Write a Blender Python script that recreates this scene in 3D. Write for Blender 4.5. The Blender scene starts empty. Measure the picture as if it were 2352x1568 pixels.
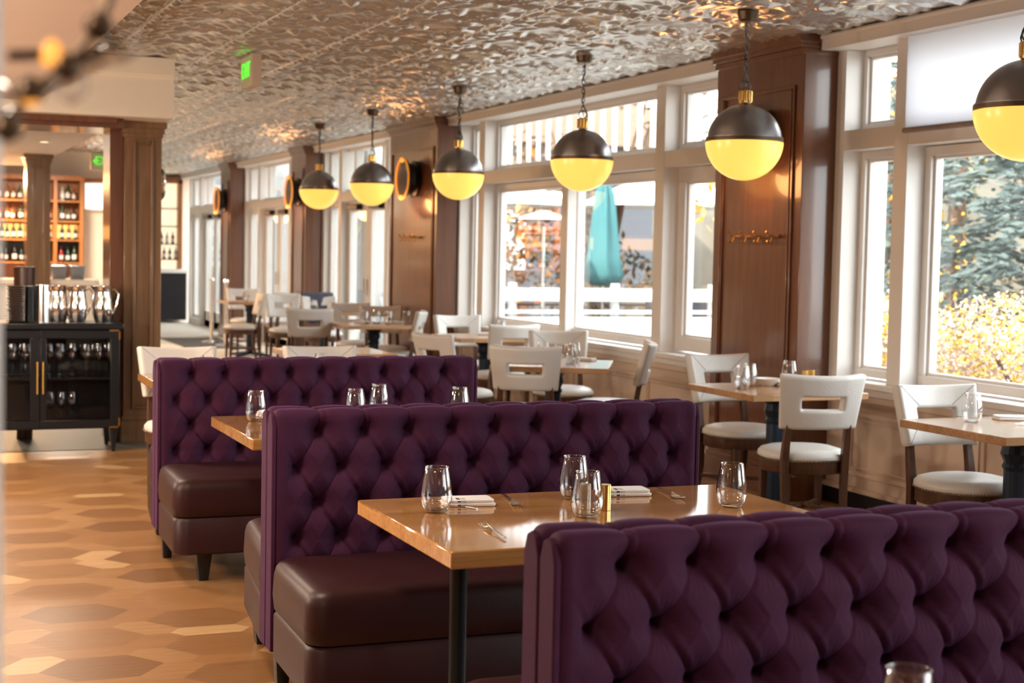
import bpy, math, random
from math import sin, cos, pi, radians, exp, sqrt
from mathutils import Vector, Matrix
random.seed(7)
scn = bpy.context.scene
col = scn.collection

# ------------------------------------------------------------------ camera
EYE = Vector((0, 0, 1.54))
yaw, pitch, roll = 0.38617717, 0.05849719, 0.01980894
fwd = Vector((sin(yaw)*cos(pitch), cos(yaw)*cos(pitch), -sin(pitch)))
rt = Vector((cos(yaw), -sin(yaw), 0))
up = rt.cross(fwd)
r2 = cos(roll)*rt + sin(roll)*up
u2 = -sin(roll)*rt + cos(roll)*up
cd = bpy.data.cameras.new('camera'); cam = bpy.data.objects.new('camera', cd); col.objects.link(cam)
cam.matrix_world = Matrix(((r2.x, u2.x, -fwd.x, EYE.x), (r2.y, u2.y, -fwd.y, EYE.y), (r2.z, u2.z, -fwd.z, EYE.z), (0, 0, 0, 1)))
cd.sensor_width = 36; cd.lens = 3545.01/2352*36; cd.clip_end = 400; cd.clip_start = 0.05
cd.dof.use_dof = True; cd.dof.focus_distance = 5.3; cd.dof.aperture_fstop = 4.0; cd.dof.aperture_blades = 9
scn.camera = cam

# ------------------------------------------------------------------ world, sun, exposure
W = bpy.data.worlds.new('world'); scn.world = W; W.use_nodes = True
bg = W.node_tree.nodes['Background']; bg.inputs[0].default_value = (0.93, 0.96, 1.0, 1); bg.inputs[1].default_value = 3.6
sd = bpy.data.lights.new('sun', 'SUN'); sd.energy = 6; sd.angle = radians(1.0); sd.color = (1, .93, .80)
sun = bpy.data.objects.new('sun', sd); col.objects.link(sun)
sun.rotation_euler = Vector((0.62, 0.35, -0.75)).to_track_quat('-Z', 'Y').to_euler()
scn.view_settings.view_transform = 'Standard'; scn.view_settings.look = 'None'
scn.view_settings.gamma = 1; scn.view_settings.use_curve_mapping = False
scn.view_settings.exposure = 1.4
scn.cycles.max_bounces = 10; scn.cycles.diffuse_bounces = 5; scn.cycles.glossy_bounces = 4
scn.cycles.transmission_bounces = 8; scn.cycles.transparent_max_bounces = 10
scn.cycles.sample_clamp_indirect = 6; scn.cycles.caustics_refractive = False; scn.cycles.caustics_reflective = False
scn.cycles.blur_glossy = 0.5
scn.cycles.use_adaptive_sampling = True
scn.cycles.use_denoising = True

def portal(y0, y1, z0, z1, x=5.83):
    l = bpy.data.lights.new('window_portal', 'AREA'); l.shape = 'RECTANGLE'; l.size = y1-y0; l.size_y = z1-z0
    l.cycles.is_portal = True
    o = bpy.data.objects.new('window_portal', l); col.objects.link(o)
    o.location = (x, (y0+y1)/2, (z0+z1)/2)
    o.rotation_euler = Matrix(((0, 0, 1), (1, 0, 0), (0, 1, 0))).to_euler()   # shines toward -X
def portal2(loc, sx, sy, m):
    l = bpy.data.lights.new('window_portal', 'AREA'); l.shape = 'RECTANGLE'; l.size = sx; l.size_y = sy; l.cycles.is_portal = True
    o = bpy.data.objects.new('window_portal', l); col.objects.link(o); o.location = loc; o.rotation_euler = Matrix(m).to_euler()
for a in ((-2.8, 8.2, .8, 2.85), (9.5, 15.1, .8, 2.85), (16.9, 20.5, .1, 2.85), (21.5, 25.5, .1, 2.85), (26.4, 30.4, .1, 2.85)):
    portal(*a)
def lamp(name, kind, loc, energy, color, size=.12, rot=(0, 0, 0)):
    l = bpy.data.lights.new(name, kind); l.energy = energy; l.color = color
    if kind == 'AREA': l.shape = 'DISK'; l.size = size
    else: l.shadow_soft_size = size
    o = bpy.data.objects.new(name, l); col.objects.link(o); o.location = loc; o.rotation_euler = rot
    return o

# ------------------------------------------------------------------ helpers
class MB:
    def __init__(s): s.v = []; s.f = []; s.m = []; s.cm = 0
    def add(s, vs, fs):
        n = len(s.v); s.v += [tuple(p) for p in vs]
        s.f += [tuple(i+n for i in f) for f in fs]; s.m += [s.cm]*len(fs); return s
    def box(s, x0, x1, y0, y1, z0, z1):
        return s.add([(x0,y0,z0),(x1,y0,z0),(x1,y1,z0),(x0,y1,z0),(x0,y0,z1),(x1,y0,z1),(x1,y1,z1),(x0,y1,z1)],
              [(0,3,2,1),(4,5,6,7),(0,1,5,4),(1,2,6,5),(2,3,7,6),(3,0,4,7)])
    def rings(s, R, cap=True, closed=False):
        n = len(R[0]); vs = [p for r in R for p in r]; fs = []
        K = len(R) if closed else len(R)-1
        for k in range(K):
            a = k*n; b = ((k+1) % len(R))*n
            for i in range(n): fs.append((a+i, a+(i+1) % n, b+(i+1) % n, b+i))
        if cap and not closed: fs.append(tuple(reversed(range(n)))); fs.append(tuple(range((len(R)-1)*n, len(R)*n)))
        return s.add(vs, fs)
    def lathe(s, prof, c=(0, 0, 0), n=24, cap=True, sx=1, sy=1):
        return s.rings([[(c[0]+r*cos(2*pi*i/n)*sx, c[1]+r*sin(2*pi*i/n)*sy, c[2]+z) for i in range(n)] for r, z in prof], cap)
    def tube(s, pts, r, n=8, closed=False, r1=None):
        pts = [Vector(p) for p in pts]; R = []; N = len(pts); prev = None
        for i, p in enumerate(pts):
            if closed: t = pts[(i+1) % N]-pts[i-1]
            else: t = pts[min(i+1, N-1)]-pts[max(i-1, 0)]
            t.normalize()
            if prev is None:
                a = Vector((0, 0, 1)) if abs(t.z) < .9 else Vector((1, 0, 0)); u = a.cross(t).normalized()
            else: u = (prev - t*prev.dot(t)).normalized()
            prev = u; w = t.cross(u); rr = r if r1 is None else r+(r1-r)*i/(N-1)
            R.append([p+(u*cos(2*pi*j/n)+w*sin(2*pi*j/n))*rr for j in range(n)])
        return s.rings(R, True, closed)
    def beam(s, p, q, w, h=None, w1=None, h1=None, upv=(0, 1, 0)):   # square bar, tapering
        p, q = Vector(p), Vector(q); t = (q-p).normalized(); h = h or w; w1 = w1 or w; h1 = h1 or h
        u = Vector(upv).cross(t)
        if u.length < 1e-3: u = Vector((1, 0, 0)).cross(t)
        u.normalize(); k = t.cross(u)
        f = lambda c, a, b: [c-u*a-k*b, c+u*a-k*b, c+u*a+k*b, c-u*a+k*b]
        return s.rings([f(p, w/2, h/2), f(q, w1/2, h1/2)])
    def xf(s, M): s.v = [tuple(M @ Vector(p)) for p in s.v]; return s
    def build(s, name, mat, parent=None, smooth=35, bevel=0, sub=0, seg=2):
        me = bpy.data.meshes.new(name); me.from_pydata(s.v, [], s.f); me.update()
        for m in (mat if isinstance(mat, (list, tuple)) else [mat]): me.materials.append(m)
        if any(s.m): me.polygons.foreach_set('material_index', s.m)
        if smooth:
            me.polygons.foreach_set('use_smooth', [True]*len(me.polygons))
            if smooth < 180: me.set_sharp_from_angle(angle=radians(smooth))
        o = bpy.data.objects.new(name, me); col.objects.link(o)
        if parent: o.parent = parent
        if bevel:
            b = o.modifiers.new('bevel', 'BEVEL'); b.width = bevel; b.segments = seg; b.limit_method = 'ANGLE'; b.angle_limit = radians(40)
        if sub:
            b = o.modifiers.new('sub', 'SUBSURF'); b.levels = sub; b.render_levels = sub
        return o
def tag(o, label=None, cat=None, group=None, kind=None):
    if label: o['label'] = label
    if cat: o['category'] = cat
    if group: o['group'] = group
    if kind: o['kind'] = kind
    return o
def thing(name, loc, label, cat, group=None, rz=0):
    o = bpy.data.objects.new(name, None); col.objects.link(o); o.location = loc; o.rotation_euler = (0, 0, rz)
    o.empty_display_size = .1
    return tag(o, label, cat, group)
KIDS = {}
def kids(o): return [c for c in bpy.data.objects if c.parent == o]
def copy_tree(o, parent=None):
    if o.name not in KIDS: KIDS[o.name] = kids(o)
    c = o.copy(); col.objects.link(c); c.parent = parent
    for ch in KIDS[o.name]: copy_tree(ch, c)
    return c
class Proto:                      # the first placement moves the thing itself, later ones copy it
    def __init__(s, root): s.root = root; s.used = False
    def place(s, loc, rz, label, group=None, cat=None, scale=None, name=None):
        o = s.root if not s.used else copy_tree(s.root)
        s.used = True
        o.location = loc; o.rotation_euler = (0, 0, rz); o['label'] = label
        if group: o['group'] = group
        elif 'group' in o: del o['group']
        if cat: o['category'] = cat
        if scale: o.scale = scale
        return o
def struct(o, label=None): o['kind'] = 'structure'; return tag(o, label)
def rrect(x0, x1, y0, y1, r, z, ins=0, n=6):
    x0 += ins; x1 -= ins; y0 += ins; y1 -= ins; r = max(r-ins*.5, .002); o = []
    for cx, cy, a in ((x1-r, y1-r, 0), (x0+r, y1-r, pi/2), (x0+r, y0+r, pi), (x1-r, y0+r, 1.5*pi)):
        for i in range(n+1):
            t = a+pi/2*i/n; o.append((cx+r*cos(t), cy+r*sin(t), z))
    return o

# ------------------------------------------------------------------ materials
def nmat(name):
    m = bpy.data.materials.new(name); m.use_nodes = True; nt = m.node_tree
    return m, nt, nt.nodes['Principled BSDF'], nt.nodes, nt.links
def sset(p, **k):
    for a, b in k.items():
        i = p.inputs[a.replace('_', ' ')]
        i.default_value = (*b, 1) if isinstance(b, tuple) and len(b) == 3 else b
def mat(name, c, rough=.5, metal=0, var=.06, scale=8, bump=0, bscale=60, **k):
    m, nt, p, N, L = nmat(name)
    sset(p, Roughness=rough, Metallic=metal, **k)
    tc = N.new('ShaderNodeTexCoord'); no = N.new('ShaderNodeTexNoise'); no.inputs['Scale'].default_value = scale; no.inputs['Detail'].default_value = 3
    L.new(tc.outputs['Object'], no.inputs['Vector'])
    mx = N.new('ShaderNodeMix'); mx.data_type = 'RGBA'; L.new(no.outputs['Fac'], mx.inputs[0])
    mx.inputs[6].default_value = (*[max(0, x*(1-var)) for x in c], 1); mx.inputs[7].default_value = (*[min(1, x*(1+var)) for x in c], 1)
    L.new(mx.outputs[2], p.inputs['Base Color'])
    if bump:
        n2 = N.new('ShaderNodeTexNoise'); n2.inputs['Scale'].default_value = bscale; L.new(tc.outputs['Object'], n2.inputs['Vector'])
        b = N.new('ShaderNodeBump'); b.inputs['Strength'].default_value = bump; b.inputs['Distance'].default_value = .01
        L.new(n2.outputs['Fac'], b.inputs['Height']); L.new(b.outputs[0], p.inputs['Normal'])
    return m
def wood(name, c0, c1, rough=.35, grain=(1, 12, 12), scale=3, strips=None, coat=0, c2=None):
    m, nt, p, N, L = nmat(name); sset(p, Roughness=rough, Coat_Weight=coat, Coat_Roughness=.08)
    tc = N.new('ShaderNodeTexCoord'); mp = N.new('ShaderNodeMapping'); mp.inputs['Scale'].default_value = grain
    L.new(tc.outputs['Object'], mp.inputs['Vector'])
    no = N.new('ShaderNodeTexNoise'); no.inputs['Scale'].default_value = scale; no.inputs['Detail'].default_value = 6; no.inputs['Distortion'].default_value = .6
    L.new(mp.outputs[0], no.inputs['Vector'])
    cr = N.new('ShaderNodeValToRGB'); L.new(no.outputs['Fac'], cr.inputs[0])
    cr.color_ramp.elements[0].position = .3; cr.color_ramp.elements[0].color = (*c0, 1)
    cr.color_ramp.elements[1].position = .7; cr.color_ramp.elements[1].color = (*c1, 1)
    out = cr.outputs[0]
    if strips:
        br = N.new('ShaderNodeTexBrick'); L.new(tc.outputs['Object'], br.inputs['Vector'])
        br.inputs['Color1'].default_value = (.78, .74, .70, 1); br.inputs['Color2'].default_value = (1, 1, 1, 1)
        br.inputs['Mortar Size'].default_value = .0; br.inputs['Scale'].default_value = 1
        br.inputs['Brick Width'].default_value = strips[0]; br.inputs['Row Height'].default_value = strips[1]; br.inputs['Mortar'].default_value = (.8, .8, .8, 1)
        mx = N.new('ShaderNodeMix'); mx.data_type = 'RGBA'; mx.blend_type = 'MULTIPLY'; mx.inputs[0].default_value = 1
        L.new(out, mx.inputs[6]); L.new(br.outputs[0], mx.inputs[7]); out = mx.outputs[2]
    L.new(out, p.inputs['Base Color'])
    return m
def emit(name, c, s, rough=.4):
    m, nt, p, N, L = nmat(name); sset(p, Base_Color=c, Roughness=rough, Emission_Color=c, Emission_Strength=s); return m
def glassmat(name, tint=(1, 1, 1), k=.8, base=.04):
    m = bpy.data.materials.new(name); m.use_nodes = True; N = m.node_tree.nodes; L = m.node_tree.links; N.clear()
    o = N.new('ShaderNodeOutputMaterial'); t = N.new('ShaderNodeBsdfTransparent'); t.inputs[0].default_value = (*tint, 1)
    g = N.new('ShaderNodeBsdfGlossy'); g.inputs['Roughness'].default_value = .015; f = N.new('ShaderNodeLayerWeight'); f.inputs[0].default_value = .5
    pw = N.new('ShaderNodeMath'); pw.operation = 'POWER'; pw.inputs[1].default_value = 2.6; L.new(f.outputs['Facing'], pw.inputs[0])
    mm = N.new('ShaderNodeMath'); mm.operation = 'MULTIPLY_ADD'; mm.inputs[1].default_value = k; mm.inputs[2].default_value = base; L.new(pw.outputs[0], mm.inputs[0])
    x = N.new('ShaderNodeMixShader'); L.new(mm.outputs[0], x.inputs[0]); L.new(t.outputs[0], x.inputs[1]); L.new(g.outputs[0], x.inputs[2]); L.new(x.outputs[0], o.inputs[0])
    return m
M = {}
M['velvet'] = mat('velvet', (.056, .0125, .041), .8, var=.25, scale=14, bump=.15, bscale=500, Sheen_Weight=.17, Sheen_Roughness=.30, Sheen_Tint=(.55, .32, .85), Specular_IOR_Level=.2)
M['leather'] = mat('burgundy_leather', (.030, .0062, .0078), .44, var=.15, scale=5, bump=.05, bscale=160, Specular_IOR_Level=.35)
M['cream'] = mat('cream_leather', (.62, .60, .57), .38, var=.05, scale=9, bump=.1, bscale=90)
M['walnut'] = wood('walnut', (.045, .018, .010), (.10, .042, .022), .35, (14, 14, 1.2), 3)
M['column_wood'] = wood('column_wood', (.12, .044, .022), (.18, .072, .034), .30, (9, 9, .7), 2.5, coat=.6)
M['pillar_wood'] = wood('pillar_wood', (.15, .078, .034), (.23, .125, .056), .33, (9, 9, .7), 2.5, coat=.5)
M['orange_wood'] = wood('orange_wood', (.32, .12, .035), (.42, .18, .06), .4, (9, 9, .7), 2.5)
M['oak'] = wood('oak_block', (.45, .215, .065), (.62, .335, .12), .08, (1.2, 22, 22), 3, strips=(.55, .045), coat=.6)
M['oak_light'] = wood('oak_light', (.40, .22, .11), (.54, .33, .18), .22, (1.2, 22, 22), 3, strips=(.5, .05), coat=.3)
M['white'] = mat('white_paint', (.74, .71, .68), .45, var=.02)
M['wall_paint'] = mat('beige_wall', (.66, .52, .41), .6, var=.03)
M['dark_wall'] = mat('dark_wall', (.14, .085, .055), .5)  # tone of the unseen walls, kept dark to cut frontal fill light
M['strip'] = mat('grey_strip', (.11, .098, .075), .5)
M['plaster'] = mat('ceiling_plaster', (.64, .53, .46), .7, var=.02)
M['beam_paint'] = mat('beam_paint', (.92, .83, .70), .6, var=.02)
M['black'] = mat('black_lacquer', (.006, .007, .010), .32, var=.2)
M['black_metal'] = mat('black_metal', (.018, .022, .026), .38, metal=.6, var=.2)
M['navy'] = mat('navy_cast_iron', (.012, .025, .045), .4, metal=.3, var=.2)
M['brass'] = mat('brass', (.75, .46, .14), .25, metal=1)
M['dull_brass'] = mat('dull_brass', (.42, .34, .25), .38, metal=1)
M['steel'] = mat('steel', (.72, .70, .68), .12, metal=1, var=.03)
M['fork'] = mat('cutlery_steel', (.66, .60, .55), .2, metal=1, var=.03)
M['pewter'] = mat('pewter', (.27, .26, .27), .30, metal=.9, var=.15, scale=3)
M['chain'] = mat('chain_steel', (.10, .11, .12), .3, metal=.9)
M['canopy_bronze'] = mat('bronze', (.12, .08, .05), .4, metal=.7)
M['linen'] = mat('linen', (.84, .82, .82), .8, bump=.2, bscale=400)
M['stripe'] = mat('navy_stripe', (.05, .05, .09), .8)
M['china'] = mat('china', (.82, .80, .78), .15)
M['pane'] = glassmat('window_glass', (.97, .99, .98), .6, .03)
M['cab_pane'] = glassmat('cabinet_glass', (.93, .94, .95), .5, .02)
M['bowl_glow'] = emit('opal_bowl', (1.0, .565, .115), .41, .25)
M['ring_glow'] = emit('ring_glow', (1.0, .36, .05), .22)
M['bulb'] = emit('bulb', (1.0, .42, .08), .40)
M['green_glow'] = emit('green_glow', (.12, .9, .06), .35)
M['sign_face'] = mat('sign_face', (.62, .72, .40), .3)
M['rug'] = mat('pale_rug', (.58, .52, .44), .8, var=.1)
M['dark_mat'] = mat('dark_mat', (.06, .055, .05), .8)
M['teal'] = mat('teal_canvas', (.03, .13, .145), .8)
M['canvas'] = mat('white_canvas', (.85, .85, .83), .8)
M['deck'] = mat('pale_deck', (.30, .29, .27), .7, var=.08, scale=2)
M['exterior_white'] = mat('exterior_white', (.55, .56, .56), .6)
M['bark'] = mat('bark', (.10, .06, .04), .9, var=.3)
M['yellow_leaf'] = mat('yellow_leaf', (.50, .30, .03), .7, var=.35, scale=3)
M['pink_leaf'] = mat('pale_twig', (.40, .31, .28), .8, var=.3, scale=3)
M['spruce_leaf'] = mat('blue_spruce', (.062, .085, .082), .8, var=.4, scale=2)
M['green_leaf'] = mat('olive_leaf', (.07, .07, .022), .8, var=.4, scale=2)
M['brown_leaf'] = mat('brown_leaf', (.09, .062, .036), .8, var=.4, scale=1)
M['orange_leaf'] = mat('orange_leaf', (.30, .11, .015), .7, var=.3)

def drinking_glass():
    m, nt, p, N, L = nmat('clear_glass')
    sset(p, Base_Color=(1, 1, 1), Roughness=0, IOR=1.47, Transmission_Weight=1)
    return m
M['glass'] = drinking_glass()
M['thin_glass'] = glassmat('thin_glass', (.975, .98, .985), 1.3, .06)

def tin_simple():
    m = mat('embossed_tin', (.64, .64, .62),   .24, metal=.68, var=.08, scale=.5); return m
M['tin'] = tin_simple()
def floor_mat():
    m, nt, p, N, L = nmat('parquet'); sset(p, Roughness=.34, Coat_Weight=.1, Coat_Roughness=.25)
    at = N.new('ShaderNodeAttribute'); at.attribute_name = 'tone'
    tc = N.new('ShaderNodeTexCoord'); mp = N.new('ShaderNodeMapping'); mp.inputs['Scale'].default_value = (1.5, 26, 1); L.new(tc.outputs['Object'], mp.inputs[0])
    no = N.new('ShaderNodeTexNoise'); no.inputs['Scale'].default_value = 3; no.inputs['Detail'].default_value = 5; L.new(mp.outputs[0], no.inputs[0])
    cr = N.new('ShaderNodeValToRGB'); L.new(at.outputs['Fac'], cr.inputs[0])
    e = cr.color_ramp.elements; e[0].color = (.21, .098, .036, 1); e[1].color = (.58, .37, .18, 1)
    k = e.new(.5); k.color = (.34, .168, .062, 1)
    mx = N.new('ShaderNodeMix'); mx.data_type = 'RGBA'; mx.blend_type = 'MULTIPLY'; mx.inputs[0].default_value = .45
    c2 = N.new('ShaderNodeValToRGB'); c2.color_ramp.elements[0].color = (.45, .4, .36, 1); L.new(no.outputs['Fac'], c2.inputs[0])
    c2.color_ramp.elements[0].position = .3; c2.color_ramp.elements[1].position = .62
    L.new(cr.outputs[0], mx.inputs[6]); L.new(c2.outputs[0], mx.inputs[7]); L.new(mx.outputs[2], p.inputs['Base Color'])
    return m
M['floor'] = floor_mat()
def shade_mat():
    m = bpy.data.materials.new('shade_fabric'); m.use_nodes = True; N = m.node_tree.nodes; L = m.node_tree.links; N.clear()
    o = N.new('ShaderNodeOutputMaterial'); d = N.new('ShaderNodeBsdfDiffuse'); d.inputs[0].default_value = (.75, .74, .76, 1)
    t = N.new('ShaderNodeBsdfTranslucent'); t.inputs[0].default_value = (.75, .75, .78, 1); q = N.new('ShaderNodeBsdfTransparent')
    tc = N.new('ShaderNodeTexCoord'); w = N.new('ShaderNodeTexWave'); w.inputs['Scale'].default_value = 90; w.bands_direction = 'Z'; L.new(tc.outputs['Object'], w.inputs[0])
    a = N.new('ShaderNodeMixShader'); a.inputs[0].default_value = .75; L.new(d.outputs[0], a.inputs[1]); L.new(t.outputs[0], a.inputs[2])
    mm = N.new('ShaderNodeMath'); mm.operation = 'MULTIPLY'; mm.inputs[1].default_value = .10; L.new(w.outputs[1], mm.inputs[0])
    b = N.new('ShaderNodeMixShader'); L.new(mm.outputs[0], b.inputs[0]); L.new(a.outputs[0], b.inputs[1]); L.new(q.outputs[0], b.inputs[2]); L.new(b.outputs[0], o.inputs[0])
    return m
M['shade'] = shade_mat()

# ------------------------------------------------------------------ setting: floor, ceilings, walls
CH = 2.93; WX = 5.54
def hex_floor():
    me_v, me_f, tones = [], [], []
    R = .255; s = .70; rnd = random.Random(3)
    hw = R*1.25; hh = R
    # elongated hexagons (long along X), each framed by six trapezoid boards; boards are toned edge by edge
    def hexpts(cx, cy, k):
        return [(cx+hw*k*1.0, cy), (cx+hw*k*.5, cy+hh*k*.86), (cx-hw*k*.5, cy+hh*k*.86), (cx-hw*k, cy), (cx-hw*k*.5, cy-hh*k*.86), (cx+hw*k*.5, cy-hh*k*.86)]
    dx = hw*1.5; dy = hh*1.72
    edge = {}
    x0, x1, y0, y1 = -3.1, 5.9, -3.1, 16.0
    for i in range(int((x1-x0)/dx)+2):
        for j in range(int((y1-y0)/dy)+2):
            cx = x0+i*dx; cy = y0+j*dy+(dy/2 if i % 2 else 0)
            O = hexpts(cx, cy, 1); I = hexpts(cx, cy, s); n = len(me_v)
            me_v += [(a, b, 0) for a, b in O]+[(a, b, 0) for a, b in I]
            me_f.append(tuple(n+6+k for k in range(6))); tones.append(rnd.choice((.05, .2, .3, .4, .45)))
            for k in range(6):
                a, b = O[k], O[(k+1) % 6]; key = (round((a[0]+b[0])/2, 2), round((a[1]+b[1])/2, 2))
                if key not in edge: edge[key] = rnd.choice((.45, .5, .55, .6, .62, .5, .48, .55, .95 if rnd.random() < .6 else .6))
                me_f.append((n+k, n+(k+1) % 6, n+6+(k+1) % 6, n+6+k)); tones.append(edge[key])
    me = bpy.data.meshes.new('floor'); me.from_pydata(me_v, [], me_f); me.materials.append(M['floor'])
    at = me.attributes.new('tone', 'FLOAT', 'FACE'); at.data.foreach_set('value', tones)
    o = bpy.data.objects.new('floor', me); col.objects.link(o); struct(o, 'hexagon parquet floor of warm oak')
hex_floor()
b = MB(); b.box(-3.1, 5.75, -3.2, 31.5, -.12, -.004); struct(b.build('floor', M['rug']), 'pale floor towards the entrance')
b = MB(); b.box(-3.1, 5.8, 16.05, 31.5, -.01, .002); struct(b.build('floor', M['rug']), 'pale floor at the far end')

import numpy as np
def tin_tile(n, S):
    """height (downwards) of one pressed-tin tile: overlapping lance-shaped leaves laid every way"""
    rq = random.Random(21); g = (np.arange(n+1))/n*S; X, Y = np.meshgrid(g, g, indexing='ij'); Hh = np.zeros_like(X)
    for k in range(34):
        cx, cy = rq.uniform(0, S), rq.uniform(0, S); a = rq.choice((.25, .5, -.3, 1.2, 1.9, 2.7))+rq.uniform(-.15, .15)
        l, w, hgt = rq.uniform(.09, .17), rq.uniform(.035, .06), rq.uniform(.013, .025)
        for ox in (-S, 0, S):
            for oy in (-S, 0, S):
                dx_, dy_ = X-cx-ox, Y-cy-oy; u = (dx_*cos(a)+dy_*sin(a))/l; v = (-dx_*sin(a)+dy_*cos(a))/w
                Hh = np.maximum(Hh, hgt*(1-np.abs(u)**1.5)*np.clip(1-np.abs(v), 0, 1)*(np.abs(u) < 1)+hgt*.3*(np.abs(u) < 1)*(np.abs(v) < 1)*(1-np.abs(u)))
    ex = np.minimum(np.minimum(X, S-X), np.minimum(Y, S-Y)); Hh *= np.clip(ex/.02, 0, 1)
    return Hh
b = MB(); b.box(-3.1, 2.3, 11.75, 16.05, .001, .004); struct(b.build('floor', M['strip']), 'dark grey-brown floor strip under the cabinet and around the pillar')  # thin dark sheet laid over the parquet from the cabinet back
def ceiling():
    S = .653; V = []; F = []
    for (j0, j1, n) in ((-2, 26, 50), (26, 48, 24)):
        T = tin_tile(n, S); g = np.arange(n+1)/n*S
        for i in range(0, 7):
            for j in range(j0, j1):
                if j < 3 and n == 50: TT = T[::5, ::5]; gg = g[::5]
                else: TT, gg = T, g
                m_ = len(gg); base = len(V); xo = .867+S*i; yo = .2+S*j
                V += [(xo+gg[a], yo+gg[c], CH-TT[a, c]) for a in range(m_) for c in range(m_)]
                F += [(base+a*m_+c, base+a*m_+c+1, base+(a+1)*m_+c+1, base+(a+1)*m_+c) for a in range(m_-1) for c in range(m_-1)]
    b = MB(); b.v = V; b.f = F; b.m = [0]*len(F)
    b.box(-3.1, 6.0, -3.2, 31.5, CH+.005, CH+.1)
    for k in range(-1, 8): b.tube([(.867+S*k, -3, CH-.004), (.867+S*k, 31, CH-.004)], .011, 6)
    y = .2
    while y < 31: b.tube([(.9, y, CH-.002), (5.5, y, CH-.002)], .007, 6); y += S*2
    struct(b.build('ceiling', M['tin'], smooth=28), 'embossed tin ceiling with seams')
ceiling()
b = MB(); b.box(-3.1, 1.0, -3.2, 11.68, 2.555, CH-.02); struct(b.build('ceiling', M['plaster']), 'plain lowered plaster ceiling on the left')
# beam over the pillar
b = MB(); b.box(-3.1, 2.0, 11.70, 12.62, 2.475, CH-.01); b.box(-3.1, 1.999, 11.67, 11.70, 2.80, CH-.012); b.box(-3.1, 1.999, 11.685, 11.7, 2.77, 2.80)
struct(b.build('trim_1', M['beam_paint'], bevel=.004), 'cream boxed beam above the pillar')
b = MB(); b.box(-3.1, 1.66, 11.92, 12.62, 2.40, 2.475); b.box(-3.1, 1.60, 11.85, 11.92, 2.43, 2.475); struct(b.build('trim_2', M['column_wood'], bevel=.004), 'brown soffit board under the beam')
b = MB(); b.box(-3.1, 1.97, 12.62, 23.2, 2.62, 2.9); struct(b.build('ceiling', M['plaster']), 'plaster ceiling over the bar')
b = MB(); b.box(-3.2, -3.1, -3.2, 31.5, 0, CH); struct(b.build('wall_left', M['dark_wall']))
b = MB(); b.box(-3.2, 5.8, -3.3, -3.2, 0, CH); struct(b.build('wall_back', M['dark_wall']))
b = MB(); b.box(2.9, 5.8, 31.0, 31.2, 0, CH); struct(b.build('wall_front', M['beam_paint']), 'cream wall closing the far end')
b = MB(); b.box(-3.1, 3.4, 24.3, 24.5, 0, CH); struct(b.build('wall_bar', M['beam_paint']), 'cream wall behind the bar')
b = MB(); b.box(3.3, 3.4, 24.5, 31, 0, CH); struct(b.build('wall_bar', M['beam_paint']), 'cream side wall beyond the bar')
# near partition end at the left edge of the view
b = MB(); b.box(-.16, .086, 1.28, 1.36, 0, 2.55); struct(b.build('trim_3', M['white'], bevel=.01), 'pale partition edge beside the camera')

# window wall: low wainscot under bays A and B
def wainscot(n, y0, y1, panels):
    b = MB(); b.box(WX, 5.78, y0, y1, 0, .745)
    b.box(WX-.03, WX, y0, y1, .10, .13); b.box(WX-.02, WX, y0, y1, .66, .70)
    for a, c in panels:
        for i, w in ((0, .03), (.045, .012)):
            z0, z1 = .20+i, .60-i; p, q = a+i, c-i
            b.box(WX-.018, WX, p, q, z0, z0+w); b.box(WX-.018, WX, p, q, z1-w, z1)
            b.box(WX-.018, WX, p, p+w, z0+w, z1-w); b.box(WX-.018, WX, q-w, q, z0+w, z1-w)
    struct(b.build('wall_right', M['wall_paint'], bevel=.003), 'beige panelled wainscot under the windows')
    b = MB(); b.box(WX-.045, 5.80, y0, y1, .745, .785); b.box(WX-.03, WX, y0, y1, .70, .745)
    struct(b.build('trim_%d' % n, M['white'], bevel=.006), 'white window sill board')
    b = MB(); b.box(WX-.02, WX+.01, y0, y1, 0, .10); struct(b.build('baseboard_right', M['black']))
wainscot(4, -3.2, 8.29, [(-.5+1.45*k, .8+1.45*k) for k in range(6)])
wainscot(5, 9.38, 15.18, [(9.5+1.42*k, 10.8+1.42*k) for k in range(4)])
# header with roller valance over all bays
def header(n, y0, y1):
    b = MB(); b.box(WX, 5.78, y0, y1, 2.83, CH-.001)
    b.box(5.40, WX, y0+.02, y1-.02, 2.825, 2.915)
    b.tube([(5.385, y0+.05, 2.90), (5.385, y1-.05, 2.90)], .016, 8)
    struct(b.build('trim_%d' % n, M['white'], bevel=.004), 'painted window head and shade valance')
for i, (a, c) in enumerate(((-3.2, 8.29), (9.38, 15.18), (16.81, 20.6), (21.4, 25.57), (26.36, 31.0))): header(6+i, a, c)

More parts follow.
